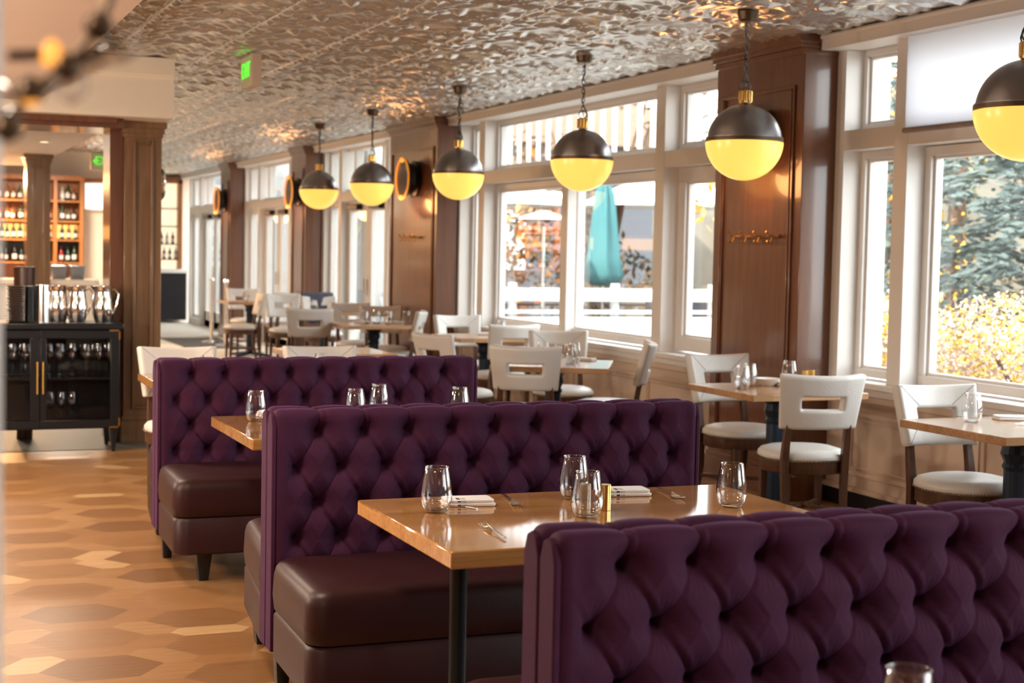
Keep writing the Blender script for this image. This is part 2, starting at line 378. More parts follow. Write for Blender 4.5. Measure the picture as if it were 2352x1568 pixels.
def frame_rect(b, y0, y1, z0, z1, w, x0, x1):
    b.box(x0, x1, y0, y1, z0, z0+w); b.box(x0, x1, y0, y1, z1-w, z1)
    b.box(x0, x1, y0, y0+w, z0+w, z1-w); b.box(x0, x1, y1-w, y1, z0+w, z1-w)
def window(n, posts, lights, zb=.785, zt=2.83, bar=(2.205, 2.33), label=''):
    b = MB()
    for a, c in posts: b.box(WX, 5.79, a, c, zb, zt)
    ya, yb = posts[0][0], posts[-1][1]
    b.box(WX+.004, 5.786, ya+.002, yb-.002, bar[0], bar[1])
    root = b.build('window_%d' % n, M['white'], bevel=.004); struct(root, label)
    for y0, y1, z0, z1, w in lights:
        f = MB(); frame_rect(f, y0, y1, z0, z1, w, 5.67, 5.76); frame_rect(f, y0+w, y1-w, z0+w, z1-w, .018, 5.695, 5.74)
        fo = f.build('sash', M['white'], root, bevel=.003)
        g = MB(); g.box(5.715, 5.721, y0+w, y1-w, z0+w, z1-w); g.build('pane', M['pane'], fo)
L1 = []
window(1, [(8.20, 8.29), (7.55, 7.68), (3.9, 4.03), (3.2, 3.3)][::-1],
       [(7.68, 8.20, .80, 2.205, .05), (7.68, 8.20, 2.33, 2.83, .04), (4.03, 7.55, .80, 2.20, .055), (4.03, 7.55, 2.33, 2.83, .04),
        (3.3, 3.9, .80, 2.205, .05), (3.3, 3.9, 2.33, 2.83, .04)], label='large window beside the nearest wood column, with a narrow side light')
window(2, [(1.9, 2.02), (-2.2, -2.05), (-3.2, -3.1)][::-1],
       [(-2.05, 1.9, .80, 2.20, .055), (-2.05, 1.9, 2.33, 2.83, .04), (-3.1, -2.2, .8, 2.205, .05), (-3.1, -2.2, 2.33, 2.83, .05)], label='window behind the view')
window(3, [(9.38, 9.42), (10.60, 10.75), (14.45, 14.60), (15.14, 15.18)],
       [(9.42, 10.60, .80, 2.205, .11), (9.42, 10.60, 2.33, 2.83, .05), (10.75, 12.60, .80, 2.20, .06), (12.60, 14.45, .80, 2.20, .06),
        (10.75, 14.45, 2.33, 2.83, .04), (14.60, 15.14, .80, 2.205, .05), (14.60, 15.14, 2.33, 2.83, .04)], label='large two-part window between the first and second wood columns')
b = MB(); b.box(5.60, 5.775, 12.53, 12.67, .80, 2.21); struct(b.build('trim_11', M['white'], bevel=.004), 'white post between the two large panes')
# French door bays
def door_bay(n, y0, y1, label, dcl):
    b = MB(); w = .14; d0 = (y0+y1)/2-.95; d1 = (y0+y1)/2+.95
    for a, c in ((y0, y0+.10), (d0-w, d0), (d1, d1+w), (y1-.10, y1)): b.box(WX, 5.76, a, c, 0, 2.83)
    b.box(WX+.004, 5.756, y0+.002, y1-.002, 2.14, 2.27); b.box(WX+.004, 5.756, y0+.002, d0-w, .001, .12); b.box(WX+.004, 5.756, d1+w, y1-.002, .001, .12)
    root = struct(b.build('window_%d' % n, M['white'], bevel=.004), label)
    ls = [(y0+.1, d0-w, .12, 2.14, .07), (d1+w, y1-.1, .12, 2.14, .07)]
    t = y0+.1; k = 3; st = (y1-y0-.2)/k
    ls += [(t+st*i, t+st*(i+1), 2.27, 2.83, .035) for i in range(k)]
    for a, c, z0, z1, fw in ls:
        f = MB(); frame_rect(f, a, c, z0, z1, fw, 5.62, 5.72); fo = f.build('sash', M['white'], root, bevel=.003)
        g = MB(); g.box(5.675, 5.681, a+fw, c-fw, z0+fw, z1-fw); g.build('pane', M['pane'], fo)
    mid = (d0+d1)/2
    for j, (a, c) in enumerate(((d0+.005, mid-.005), (mid+.005, d1-.005))):
        f = MB(); frame_rect(f, a, c, .01, 2.13, .12, 5.63, 5.69); f.box(5.63, 5.69, a, c, .01, .30)
        dr = struct(f.build('door_%d' % (n*2+j), M['white'], bevel=.003), 'white glazed terrace door')
        g = MB(); g.box(5.655, 5.661, a+.12, c-.12, .30, 2.01); g.build('pane', M['pane'], dr)
        g = MB(); g.box(5.55, 5.63, a+.28, c-.22, 2.03, 2.10); g.build('door_closer', M['black_metal'], dr, bevel=.008)
        h = MB(); yy = mid+(-.07 if j == 0 else .07); h.tube([(5.60, yy, .95), (5.60, yy, 1.15)], .01, 8); h.build('door_handle', M['steel'], dr)
door_bay(4, 16.81, 20.6, 'glazed terrace doors beyond the second wood column', 0)
door_bay(5, 21.4, 25.57, 'glazed terrace doors between the third and fourth wood columns', 0)
door_bay(6, 26.36, 30.6, 'farthest glazed terrace doors', 0)

# wood-clad columns on the window wall
def column(x0, y0, y1, mat_, label):
    b = MB(); b.box(x0, 5.80, y0, y1, 0, CH-.005)
    for z, p in ((2.87, .05), (2.84, .035), (2.80, .018)): b.box(x0-p, 5.56, y0-p*.4, y1+p*.4, z, CH-.002 if z == 2.87 else z+.04)
    b.box(x0-.02, 5.56, y0-.01, y1+.01, 0, .16); b.box(x0-.012, 5.56, y0-.006, y1+.006, .16, .19)
    for i, w in ((.09, .022), (.125, .01)):     # raised panel moulding on the room side
        a, c, z0, z1 = y0+i, y1-i, .24+i, 2.66-i*.5
        b.box(x0-.014, x0, a, c, z0, z0+w); b.box(x0-.014, x0, a, c, z1-w, z1); b.box(x0-.014, x0, a, a+w, z0+w, z1-w); b.box(x0-.014, x0, c-w, c, z0+w, z1-w)
    return struct(b.build('column', mat_, bevel=.004), label)
column(5.30, 8.29, 9.38, M['column_wood'], 'nearest wood-panelled column with coat hooks')
column(5.30, 15.18, 16.81, M['column_wood'], 'second wood-panelled column with a round wall light')
column(5.30, 20.6, 21.4, M['column_wood'], 'third wood-panelled column')
column(5.30, 25.57, 26.36, M['column_wood'], 'fourth wood-panelled column')
column(5.30, 2.1, 3.2, M['column_wood'], 'column behind the view')

# free-standing pillars at the beam and the bar
def pillar(x0, x1, y0, y1, zt, label):
    b = MB(); b.box(x0, x1, y0, y1, 0, zt)
    for z, p in ((zt-.05, .035), (zt-.09, .02), (zt-.12, .01)): b.box(x0-p, x1+p, y0-p, y1+p, z, z+.05)
    b.box(x0-.02, x1+.02, y0-.02, y1+.02, 0, .17); b.box(x0-.01, x1+.01, y0-.01, y1+.01, .17, .21)
    m1 = .065; w = .018
    a, c, z0, z1 = x0+m1, x1-m1, .26, zt-.14
    for aa, cc in ((a, c), ):
        for off in (0, .03):
            p, q = aa+off*.5, cc-off*.5; ww = w if off == 0 else .008
            b.box(p, p+ww, y0-.026, y0, z0+off, z1-off); b.box(q-ww, q, y0-.026, y0, z0+off, z1-off)
            b.box(p+ww, q-ww, y0-.014, y0, z0+off, z0+off+ww); b.box(p+ww, q-ww, y0-.014, y0, z1-off-ww, z1-off)
    return struct(b.build('pillar', M['pillar_wood'], bevel=.004), label)
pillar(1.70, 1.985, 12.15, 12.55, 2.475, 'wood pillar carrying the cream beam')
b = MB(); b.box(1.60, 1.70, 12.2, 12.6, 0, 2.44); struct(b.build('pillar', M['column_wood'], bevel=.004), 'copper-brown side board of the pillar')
pillar(1.62, 1.905, 20.0, 20.4, 2.62, 'wood pillar in front of the bar')

# ------------------------------------------------------------------ tufted booths
def booth():
    LX = 1.63; x_first = .155; dx = .163; zr = .905; dz = .1235; TOP = .985
    b = MB()
    path = []          # (y, z, ny, nz, side) going up the front face, over both rolls, down the back
    prof = []
    n_up = 150
    for i in range(n_up): prof.append((-.085, .16+(TOP-.045-.16)*i/n_up))
    for i in range(13):
        t = pi-pi*i/12; c = cos(t); s_ = sin(t); e = .75
        prof.append((-.0435+.0415*math.copysign(abs(c)**e, c), TOP-.045+.045*abs(s_)**e))
    prof = [p for p in prof]
    half = prof
    back = [(-y, z) for y, z in reversed(half)]
    path = half+[(0, TOP-.052)]+back
    nx = 450; P = len(path); xs = [LX*i/nx for i in range(nx+1)]
    def depth(x, z, top):
        px = (x-x_first)/dx; q = (z-zr)/(2*dz)
        ex = min(x, LX-x); fade = max(0, min(1, (ex-.02)/.075)); fade = fade*fade*(3-2*fade)
        a = px+q; c = px-q; ra, rc = round(a), round(c); fa, fc = abs(a-ra), abs(c-rc)
        pil = (sin(pi*fa)*sin(pi*fc))**.45
        fv = abs(px-round(px)); pv = sin(pi*fv)**.55
        t = max(0, min(1, q/.13))
        pil = pil*(1-t)+pv*t
        sa = a-ra; cr = (1.7*exp(-fa/.022)+.7*exp(-fc/.018)-.9*exp(-((sa-.10)/.05)**2))*(1-t)+(1.3*exp(-fv/.05)+.9*exp(-abs(px-round(px)-.13)/.03)-.6*exp(-((px-round(px)-.07)/.04)**2))*t
        bp, bq = (ra+rc)/2, (ra-rc)/2
        if q > 0 or bq > 0: bp, bq = round(px), 0
        r = sqrt(((px-bp)*dx)**2+((q-bq)*2*dz)**2)
        amp = 1.0 if not top else .7
        d = (.0125*(1-pil)+.0030*cr)*amp+.020*exp(-(r/.042)**1.6)+.042*exp(-(r/.022)**1.3)*(0 if top else 1)
        wr = .0013*sin(26*math.atan2((q-bq)*2*dz, (px-bp)*dx+1e-6))*exp(-((r-.035)/.022)**2)
        return (d+wr)*fade
    nrm = []; arc = [0]*P
    for k in range(P):
        p, q = path[max(k-1, 0)], path[min(k+1, P-1)]; ty, tz = q[0]-p[0], q[1]-p[1]; l = sqrt(ty*ty+tz*tz); nrm.append((-tz/l, ty/l))
    kt = n_up
    for k in range(P):          # arc length measured up each face and over its roll
        j = k if k <= P//2 else P-1-k
        if j >= n_up:
            arc[k] = sum(math.dist(path[i], path[i+1]) for i in range(n_up-1, j))
    V = []
    for ix, x in enumerate(xs):
        ex = min(x, LX-x); rd = 0
        if ex < .03: rd = .03-sqrt(max(0, .03**2-(.03-ex)**2))
        for k, (y, z) in enumerate(path):
            ny, nz = nrm[k]
            ze = z if arc[k] == 0 else path[n_up-1][1]+arc[k]
            d = depth(x, ze, False)
            if z < .40: d *= max(0, (z-.16)/.24)**2
            if arc[k]: d *= 1-.45*min(1, arc[k]/.10)
            d += rd*.6
            if k == P//2: ny, nz, d = 0, 1, d*.3
            V.append((x, y-ny*d, z-nz*d))
    F = []
    for i in range(nx):
        for k in range(P-1): F.append((i*P+k, i*P+k+1, (i+1)*P+k+1, (i+1)*P+k))
    b.add(V, F)
    b.f.append(tuple(reversed(range(P)))); b.m.append(0); b.f.append(tuple(nx*P+k for k in range(P))); b.m.append(0)
    root = thing('banquette_booth', (0, 0, 0), 'x', 'booth seat')
    b.build('tufted_backrest', M['velvet'], root, smooth=60)
    for x0, x1 in ((-.012, .004), (LX-.004, LX+.012)):
        e = MB()
        for s_ in (-1, 1):
            e.rings([[(x, s_*(y), z) for y, z in [(.004, .15), (.082, .15), (.080, TOP-.06), (.066, TOP-.022), (.043, TOP-.012), (.020, TOP-.022), (.004, TOP-.06)]] for x in ((x0, x1) if s_ > 0 else (x1, x0))])
        e.build('end_panel', M['velvet'], root, bevel=.004)
    def seat(s_, d, taper):
        y0 = .065; R = []
        def ring(z, ins, r=.07):
            pts = rrect(-.01, LX+.01, y0, y0+d, r, z, ins)
            o = []
            for x, y, zz in pts:
                k = (y-y0)/d
                x = x+taper*k*(1-2*x/LX); o.append((x, s_*y, zz))
            return o if s_ > 0 else list(reversed(o))
        cu = MB(); cu.rings([ring(.305, .01), ring(.312, .001), ring(.36, -.004), ring(.43, .000), ring(.455, .006), ring(.470, .016), ring(.479, .032), ring(.484, .06), ring(.488, .14, .09), ring(.490, .22, .1)])
        cu.build('seat_cushion', M['leather'], root, smooth=60)
        ba = MB(); ba.rings([ring(.135, .012), ring(.145, .0), ring(.29, .0), ring(.303, .008)])
        ba.build('seat_base', M['leather'], root, smooth=50)
        for xx in (.12, LX-.12):
            l = MB(); yy = s_*(y0+d-.10)
            l.rings([rrect(xx-.022, xx+.022, yy-.022, yy+.022, .004, 0, n=2), rrect(xx-.038, xx+.038, yy-.038, yy+.038, .004, .137, n=2)])
            l.build('leg', M['black'], root)
    seat(-1, .60, -.02); seat(1, .66, .075)
    for xx in (.05, LX-.05):
        l = MB(); l.rings([rrect(xx-.02, xx+.02, -.02, .02, .004, 0, n=2), rrect(xx-.03, xx+.03, -.03, .03, .004, .16, n=2)]); l.build('leg', M['black'], root)
    return root
BP = Proto(booth())
BX = 1.23
BP.place((BX, 2.83, 0), 0, 'nearest purple tufted velvet booth, its back filling the lower right corner', 'purple velvet booths in a row')
BP.place((BX, 5.225, 0), 0, 'middle purple tufted velvet booth, directly behind the sharp oak table', 'purple velvet booths in a row')
BP.place((BX, 7.61, 0), 0, 'farthest purple tufted velvet booth, with a white chair behind its left end', 'purple velvet booths in a row')

# ------------------------------------------------------------------ tables
def booth_table():
    root = thing('booth_table', (0, 0, 0), 'x', 'table')
    t = MB(); t.box(-.64, .64, -.43, .43, .712, .76); t.build('tabletop', M['oak'], root, bevel=.005)
    for x in (-.46, .46):
        l = MB(); l.lathe([(.026, .02), (.026, .70)], (x, 0, 0), 24); l.lathe([(.07, .695), (.07, .711)], (x, 0, 0), 24); l.build('leg', M['black_metal'], root)
        f = MB(); f.box(x-.03, x+.03, -.28, .28, 0, .02); f.build('foot', M['black_metal'], root, bevel=.006)
    return root
TP = Proto(booth_table())
TP.place((1.995, 4.15, 0), 0, 'oak block table in sharp focus before the middle booth', 'oak tables between the booths')
TP.place((2.015, 6.58, 0), 0, 'oak block table between the middle and farthest booths', 'oak tables between the booths')
TP.place((2.05, 9.03, 0), 0, 'oak table mostly hidden behind the farthest booth', 'oak tables between the booths')
TP.place((1.99, 1.72, 0), 0, 'oak table in front of the nearest booth, below the view', 'oak tables between the booths')
def square_table():
    root = thing('square_table', (0, 0, 0), 'x', 'table')
    t = MB(); t.box(-.38, .38, -.38, .38, .732, .77); t.build('tabletop', M['oak_light'], root, bevel=.004)
    l = MB(); l.lathe([(.05, .03), (.065, .05), (.045, .10), (.052, .14), (.052, .56), (.062, .58), (.052, .60), (.07, .64), (.06, .68), (.09, .715), (.11, .731)], n=16)
    l.build('pedestal', M['navy'], root, smooth=20)
    f = MB()
    for a in (0, 90, 180, 270):
        c, s_ = cos(radians(a+45)), sin(radians(a+45)); f.beam((c*.03, s_*.03, .05), (c*.33, s_*.33, .018), .07, .05, .05, .03, upv=(0, 0, 1))
    f.build('foot', M['navy'], root, bevel=.008)
    return root
SP = Proto(square_table())
G = 'square tables along the windows'
SP.place((4.90, 5.765, 0), 0, 'square oak table at the right edge, under the nearest globe lamp', G)
SP.place((4.83, 7.76, 0), 0, 'square oak table with a white bowl, between two cream chairs by the nearest wood column', G)
SP.place((4.30, 9.80, 0), radians(-28), 'oak table set with several glasses beyond the farthest booth, below the large window', G, scale=(1.05, 1.1, 1))
SP.place((5.02, 13.0, 0), 0, 'small oak table before the second wood column, a cream chair behind it', G)
SP.place((4.62, 15.12, 0), 0, 'oak table with dark pedestal, laid with glasses, below the two farthest globe lamps', G)
SP.place((4.90, 18.1, 0), 0, 'far oak table by the first terrace doors', G)
SP.place((4.72, 21.35, 0), 0, 'farthest oak table beside the third wood column', G)
SP.place((3.1, 11.15, 0), 0, 'oak table behind the farthest booth, only its top showing', G)

# ------------------------------------------------------------------ chairs
def chair():
    root = thing('dining_chair', (0, 0, 0), 'x', 'chair')
    def sring(r, z): return [(r*math.copysign(abs(cos(t))**.85, cos(t)), r*.97*math.copysign(abs(sin(t))**.85, sin(t)), z) for t in [2*pi*i/36 for i in range(36)]]
    s_ = MB(); s_.rings([sring(.228, .425), sring(.238, .44), sring(.236, .46), sring(.22, .478), sring(.18, .490), sring(.12, .497), sring(.05, .5)])
    seat = s_.build('seat', M['cream'], root, smooth=60)
    k = MB()
    for i in range(90):
        t = 2*pi*i/90; c = sring(.239, .434)[0]
        x = .239*math.copysign(abs(cos(t))**.85, cos(t)); y = .232*math.copysign(abs(sin(t))**.85, sin(t))
        k.lathe([(.0035, -.003), (.005, 0), (.0035, .003)], (x, y, .434), 5)
    k.build('nailhead_trim', M['canopy_bronze'], seat, smooth=0)
    a = MB(); a.rings([sring(.225, .36), sring(.23, .365), sring(.23, .424)]); a.build('seat_rail', M['walnut'], root, smooth=50)
    for sx in (-1, 1):
        l = MB(); l.beam((sx*.165, .165, 0), (sx*.165, .155, .365), .026, .026, .040, .040); l.build('leg', M['walnut'], root, bevel=.003)
        l = MB()
        pts = [(sx*.165, -.245, 0), (sx*.168, -.205, .22), (sx*.172, -.195, .42), (sx*.172, -.215, .53), (sx*.168, -.235, .64)]
        R = []
        for i, (x, y, z) in enumerate(pts):
            w = (.030, .036, .042, .038, .034)[i]/2; R.append([(x-w, y-w, z), (x+w, y-w, z), (x+w, y+w, z), (x-w, y+w, z)])
        l.rings(R); l.build('leg', M['walnut'], root, bevel=.003)
    x_ = MB(); x_.beam((-.165, -.21, .16), (.165, .163, .16), .022); x_.beam((.165, -.21, .16), (-.165, .163, .16), .022); x_.build('stretcher', M['walnut'], root, bevel=.003)
    # pierced, curved backrest
    us = [-1, -.93, -.75, -.56, -.50, -.47, -.2, 0, .2, .47, .50, .56, .75, .93, 1]; vs = [0, .06, .2, .33, .37, .40, .58, .61, .65, .8, .94, 1]
    Z0, Z1 = .612, .918
    def pt(u, v, t):
        hw = .212+.028*v; x = u*hw
        y = -.255-.075*v+.055*u*u
        z = Z0+(Z1-Z0)*v-.012*(1-u*u)*v
        nx, ny, nz = -.5*u, 1, .2; l = sqrt(nx*nx+ny*ny+nz*nz)
        return (x+nx/l*t, y+ny/l*t, z+nz/l*t)
    nu, nv = len(us), len(vs); V = []; F = []
    for t in (.027, -.027):
        for j in range(nv):
            for i in range(nu): V.append(pt(us[i], vs[j], t))
    idx = lambda i, j, s: s*nu*nv+j*nu+i
    solid = {(i, j) for i in range(nu-1) for j in range(nv-1) if not (us[i] >= -.505 and us[i+1] <= .505 and vs[j] >= .365 and vs[j+1] <= .62)}
    for i, j in solid:
        F.append((idx(i, j, 0), idx(i+1, j, 0), idx(i+1, j+1, 0), idx(i, j+1, 0))); F.append((idx(i, j, 1), idx(i, j+1, 1), idx(i+1, j+1, 1), idx(i+1, j, 1)))
        for (di, dj, p, q) in ((-1, 0, (i, j+1), (i, j)), (1, 0, (i+1, j), (i+1, j+1)), (0, -1, (i, j), (i+1, j)), (0, 1, (i+1, j+1), (i, j+1))):
            if (i+di, j+dj) not in solid: F.append((idx(*p, 0), idx(*p, 1), idx(*q, 1), idx(*q, 0)))
    bk = MB(); bk.add(V, F); bo = bk.build('backrest', M['cream'], root, smooth=180, sub=1)
    wm = mat('welt', (.30, .27, .24), .6)
    for su in (-1, 1):
        for v0, v1 in ((.97, .66), (.03, .40)):
            w = MB(); w.tube([pt(su*(.95-.5*k/6), v0+(v1-v0)*k/6, .0275) for k in range(7)], .0018, 5); w.build('welt', wm, bo)
    return root
CP = Proto(chair())
GC = 'cream pierced-back chairs'
def ch(x, y, head, label, g=GC): CP.place((x, y, 0), radians(head), label, g)
ch(4.87, 6.08, 177, 'cream chair facing the camera behind the square table at the right edge')
ch(4.72, 7.30, -12, 'cream chair seen from behind with sharp rectangular cut-out, beside the nearest wood column')
ch(4.93, 8.30, 186, 'cream chair facing the camera with its back against the nearest wood column')
ch(4.07, 9.70, -27, 'cream chair seen from behind just right of the farthest booth')
ch(4.78, 9.93, 62, 'cream chair seen edge-on, alone before the sill of the large window')
ch(4.91, 11.0, 165, 'tan-backed chair on the far side of the glass-laid table, nearer the white post')
ch(4.96, 12.48, 4, 'greyish chair against the large window sill, half hidden by the chair before it')
ch(4.06, 11.0, -72, 'cream chair seen edge-on, peeking above the right end of the farthest booth')
ch(5.10, 13.70, 178, 'cream chair facing the camera under the narrow pane by the second wood column')
ch(4.80, 15.03, 65, 'white chair turned towards the aisle, left of the narrow pane by the second wood column')
ch(5.02, 15.95, 176, 'tan chair standing against the foot of the second wood column')
ch(4.08, 15.70, -10, 'tan chair seen from behind with bright cut-out, below the farthest globe lamp')
ch(4.96, 16.85, 180, 'brown-looking chair at the far side of the laid table, before the terrace doors')
ch(1.66, 9.26, 180, 'cream chair facing the camera left of the farthest booth, by the wood pillar')
ch(2.56, 9.26, 180, 'cream chair whose top rail shows above the middle of the farthest booth')
ch(5.12, 18.9, 180, 'far chair with a coat over it before the first terrace doors')
ch(4.85, 19.7, 180, 'far cream chair with pale cut-out facing the camera, left of the third wood column')
ch(4.42, 20.55, 88, 'far chair seen from the side in the left cluster')
ch(4.86, 22.2, 180, 'farthest chair, facing the camera beside the rope posts')
ch(5.10, 21.0, 10, 'far chair seen from behind at the foot of the third wood column')
b = MB(); R_ = []
for i in range(13):
    x = -.20+.40*i/12; w = .008*sin(i*1.7); lo = .60+.02*sin(i*.9)
    P2 = [(-.085+w, lo), (-.075+w, .85), (-.055, .945), (.0, .965), (.06, .945), (.085+w, .85), (.105+w, lo-.03), (.092+w, lo-.03), (.072+w, .85), (.05, .93), (.0, .95), (-.045, .93), (-.062+w, .85), (-.072+w, lo)]
    R_.append([(5.12+x, 19.255+y-.0, z) for y, z in P2])
b.rings(R_); tag(b.build('coat', mat('navy_cloth', (.05, .05, .08), .8), smooth=70), 'dark folded coat hung over a far chair back', 'coat')

# ------------------------------------------------------------------ pendant globes
def pendant():
    root = thing('globe_pendant', (0, 0, 0), 'x', 'lamp')      # origin: globe centre
    R = .212; zc = CH-2.19
    b = MB(); b.lathe([(.056, zc-.001), (.062, zc-.010), (.052, zc-.055), (.040, zc-.065), (.0, zc-.065)][::-1], n=24); b.build('ceiling_canopy', M['canopy_bronze'], root)
    c = MB(); z = zc-.075; k = 0
    while z > .315:
        pts = []
        for i in range(12):
            t = 2*pi*i/12; u, w = .011*cos(t), .020*sin(t)
            pts.append((u, 0, z+w) if k % 2 == 0 else (0, u, z+w))
        c.tube(pts, .0032, 6, closed=True); z -= .031; k += 1
    c.build('chain', M['chain'], root)
    w = MB(); w.tube([(.012*sin(i*1.3)+.006*i/3*(1 if i > 8 else 0), .008*cos(i), zc-.07-(zc-.07-.27)*i/12) for i in range(13)], .0035, 6); w.build('cord', M['black_metal'], root)
    l = MB(); l.tube([(.028*cos(2*pi*i/16), 0, .315+.026*sin(2*pi*i/16)) for i in range(16)], .005, 6, closed=True); l.build('hanging_loop', M['chain'], root)
    n = MB()
    rr = lambda r, z, fl: [((r+(fl if i % 4 < 2 else 0))*cos(2*pi*i/48), (r+(fl if i % 4 < 2 else 0))*sin(2*pi*i/48), z) for i in range(48)]
    n.rings([rr(.036, .218, 0), rr(.036, .226, .004), rr(.036, .282, .004), rr(.034, .288, 0), rr(.012, .292, 0)]); n.build('collar', M['brass'], root, smooth=20)
    d = MB(); pr_ = [(R*cos(a), R*sin(a)) for a in [radians(6+80*i/20) for i in range(21)]]
    d.lathe([(R+.004, .0), (R+.006, .004), (R+.006, .022)]+pr_+[(.03, .213), (.03, .222)], n=48, cap=False)
    dome = d.build('metal_dome', M['pewter'], root, smooth=50)
    bd = MB(); bd.lathe([(R+.0045, -.004), (R+.0085, -.002), (R+.0085, .016), (R+.0045, .018)], n=48, cap=False); bd.build('rim_band', M['canopy_bronze'], dome)
    g = MB(); g.lathe([(.001, -.222)]+[(.222*cos(a), .222*sin(a)) for a in [radians(-88+86*i/20) for i in range(21)]]+[(.20, -.001)], n=48, cap=True)
    g.build('opal_bowl', M['bowl_glow'], root, smooth=60)
    return root
PP = Proto(pendant())
for y, lab in ((5.36, 'nearest globe lamp, cut off by the right edge'), (7.71, 'largest whole globe lamp, hanging before the nearest wood column'),
               (9.93, 'globe lamp hanging before the large window'), (12.46, 'globe lamp hanging just right of the second wood column'),
               (15.0, 'globe lamp hanging just left of the second wood column'), (17.04, 'farthest globe lamp, hanging beside the third wood column')):
    PP.place((4.54, y, 2.19), random.uniform(-1, 1) if y > 8 else 2.6, lab, 'half-metal globe pendants')

for x, y, lab in ((-1.3, 6.6, 'added globe lamp over the left aisle, out of view, nearer the camera'), (-1.1, 9.6, 'added globe lamp over the left aisle, out of view, nearer the cream beam')):  # unseen globe lamps, added to brighten the beam and left ceiling
    PP.place((x, y, 1.80), .5, lab, 'half-metal globe pendants')
    lamp('added_aisle_fill', 'POINT', (x, y, 1.80-.40), 60, (1, .82, .64), .15)

# wall sconces
def sconce():
    root = thing('wall_sconce', (0, 0, 0), 'x', 'wall light')      # +X local points into the room
    b = MB(); b.rings([[(x, r*cos(2*pi*i/40), r*sin(2*pi*i/40)) for i in range(40)] for x, r in ((0, .19), (.03, .20), (.05, .17), (.11, .16))]); b.build('backplate', M['black'], root)
    d = MB(); d.rings([[(x, r*cos(2*pi*i/40), r*sin(2*pi*i/40)) for i in range(40)] for x, r in ((.11, .20), (.125, .215), (.14, .20))]); d.build('disc', M['black'], root)
    r_ = MB(); r_.tube([(.15, .215*cos(2*pi*i/40), .215*sin(2*pi*i/40)) for i in range(40)], .010, 8, closed=True); r_.build('ring', M['ring_glow'], root)
    for z in (-.2, .2): q = MB(); q.lathe([(.001, -.03), (.026, -.015), (.026, .015), (.001, .03)], (.155, 0, z), 12); q.build('bulb', M['bulb'], root)
    return root
WP = Proto(sconce())
for (x, y, z, rz, lab) in ((5.286, 15.85, 2.29, pi, 'round ring-lit wall light on the second wood column'), (5.286, 8.75, 2.29, pi, 'round wall light hidden behind the largest globe lamp, its shadow showing'),
                     (5.286, 20.9, 2.29, pi, 'round ring-lit wall light on the third wood column'), (5.286, 25.9, 2.29, pi, 'round ring-lit wall light on the fourth wood column'),
                     ):
    WP.place((x, y, z), rz, lab, 'round wall lights'); lamp('sconce_light', 'POINT', (x-.22, y, z-.24), 3.2, (1, .42, .14), .13)
b = MB(); b.rings([[(1.985+x, 12.33+r*cos(2*pi*i/40), 2.01+r*sin(2*pi*i/40)) for i in range(40)] for x, r in ((0, .12), (.03, .125), (.045, .11))])
tag(b.build('wall_mirror', M['steel']), 'round pale mirror on the right side of the wood pillar', 'mirror')

# coat hook rails
def hooks(yc, label):
    root = thing('coat_hook_rail', (5.286, yc, 1.667), label, 'coat hooks', 'coat hook rails')
    b = MB(); b.box(-.012, -.001, -.30, .30, -.012, .012); b.build('rail', M['column_wood'], root, bevel=.003)
    for k in range(4):
        y = -.24+.16*k; h = MB(); h.tube([(-.012, y, 0), (-.045, y, .0), (-.062, y, .02)], .006, 6); h.lathe([(.001, -.012), (.012, 0), (.001, .012)], (-.064, y, .025), 10)
        h.tube([(-.02, y, -.005), (-.035, y, -.04), (-.055, y, -.035)], .005, 6); h.lathe([(.001, -.010), (.010, 0), (.001, .010)], (-.056, y, -.034), 10)
        h.build('hook', M['brass'], root)
hooks(8.80, 'brass coat hooks on the nearest wood column')
hooks(15.95, 'brass coat hooks on the second wood column')

# exit signs
def exit_sign(loc, rz, label, arrow=False):
    root = thing('exit_sign', loc, label, 'sign', 'exit signs', rz)
    b = MB(); b.box(-.17, .17, 0, .07, -.25, -.02); b.box(-.05, .05, .01, .06, -.02, 0); b.build('housing', M['wall_paint'], root, bevel=.005)
    b = MB(); b.box(-.155, .155, -.006, 0, -.235, -.035); b.build('face', M['sign_face'], root)
    cu = bpy.data.curves.new('lettering', 'FONT'); cu.body = 'EXIT'; cu.size = .15; cu.align_x = 'CENTER'; cu.align_y = 'CENTER'; cu.extrude = .002; cu.materials.append(M['green_glow'])
    t0 = bpy.data.objects.new('lettering_curve', cu); me = bpy.data.meshes.new_from_object(t0); bpy.data.objects.remove(t0); t = bpy.data.objects.new('lettering', me); col.objects.link(t); t.parent = root; t.location = (.02 if arrow else 0, -.009, -.135); t.rotation_euler = (pi/2, 0, 0); t.scale = (.9, 1.05, 1)
    if arrow:
        a = MB(); a.rings([[(-.148, y, -.135), (-.115, y, -.105), (-.115, y, -.165)] for y in (-.012, -.008)]); a.build('arrow', M['green_glow'], root)
exit_sign((2.42, 11.13, CH), -pi/2, 'green exit sign hanging from the tin ceiling, seen side-on')
exit_sign((2.68, 21.0, 2.75), 0, 'green exit sign left of the wood pillar, over the bar', True)
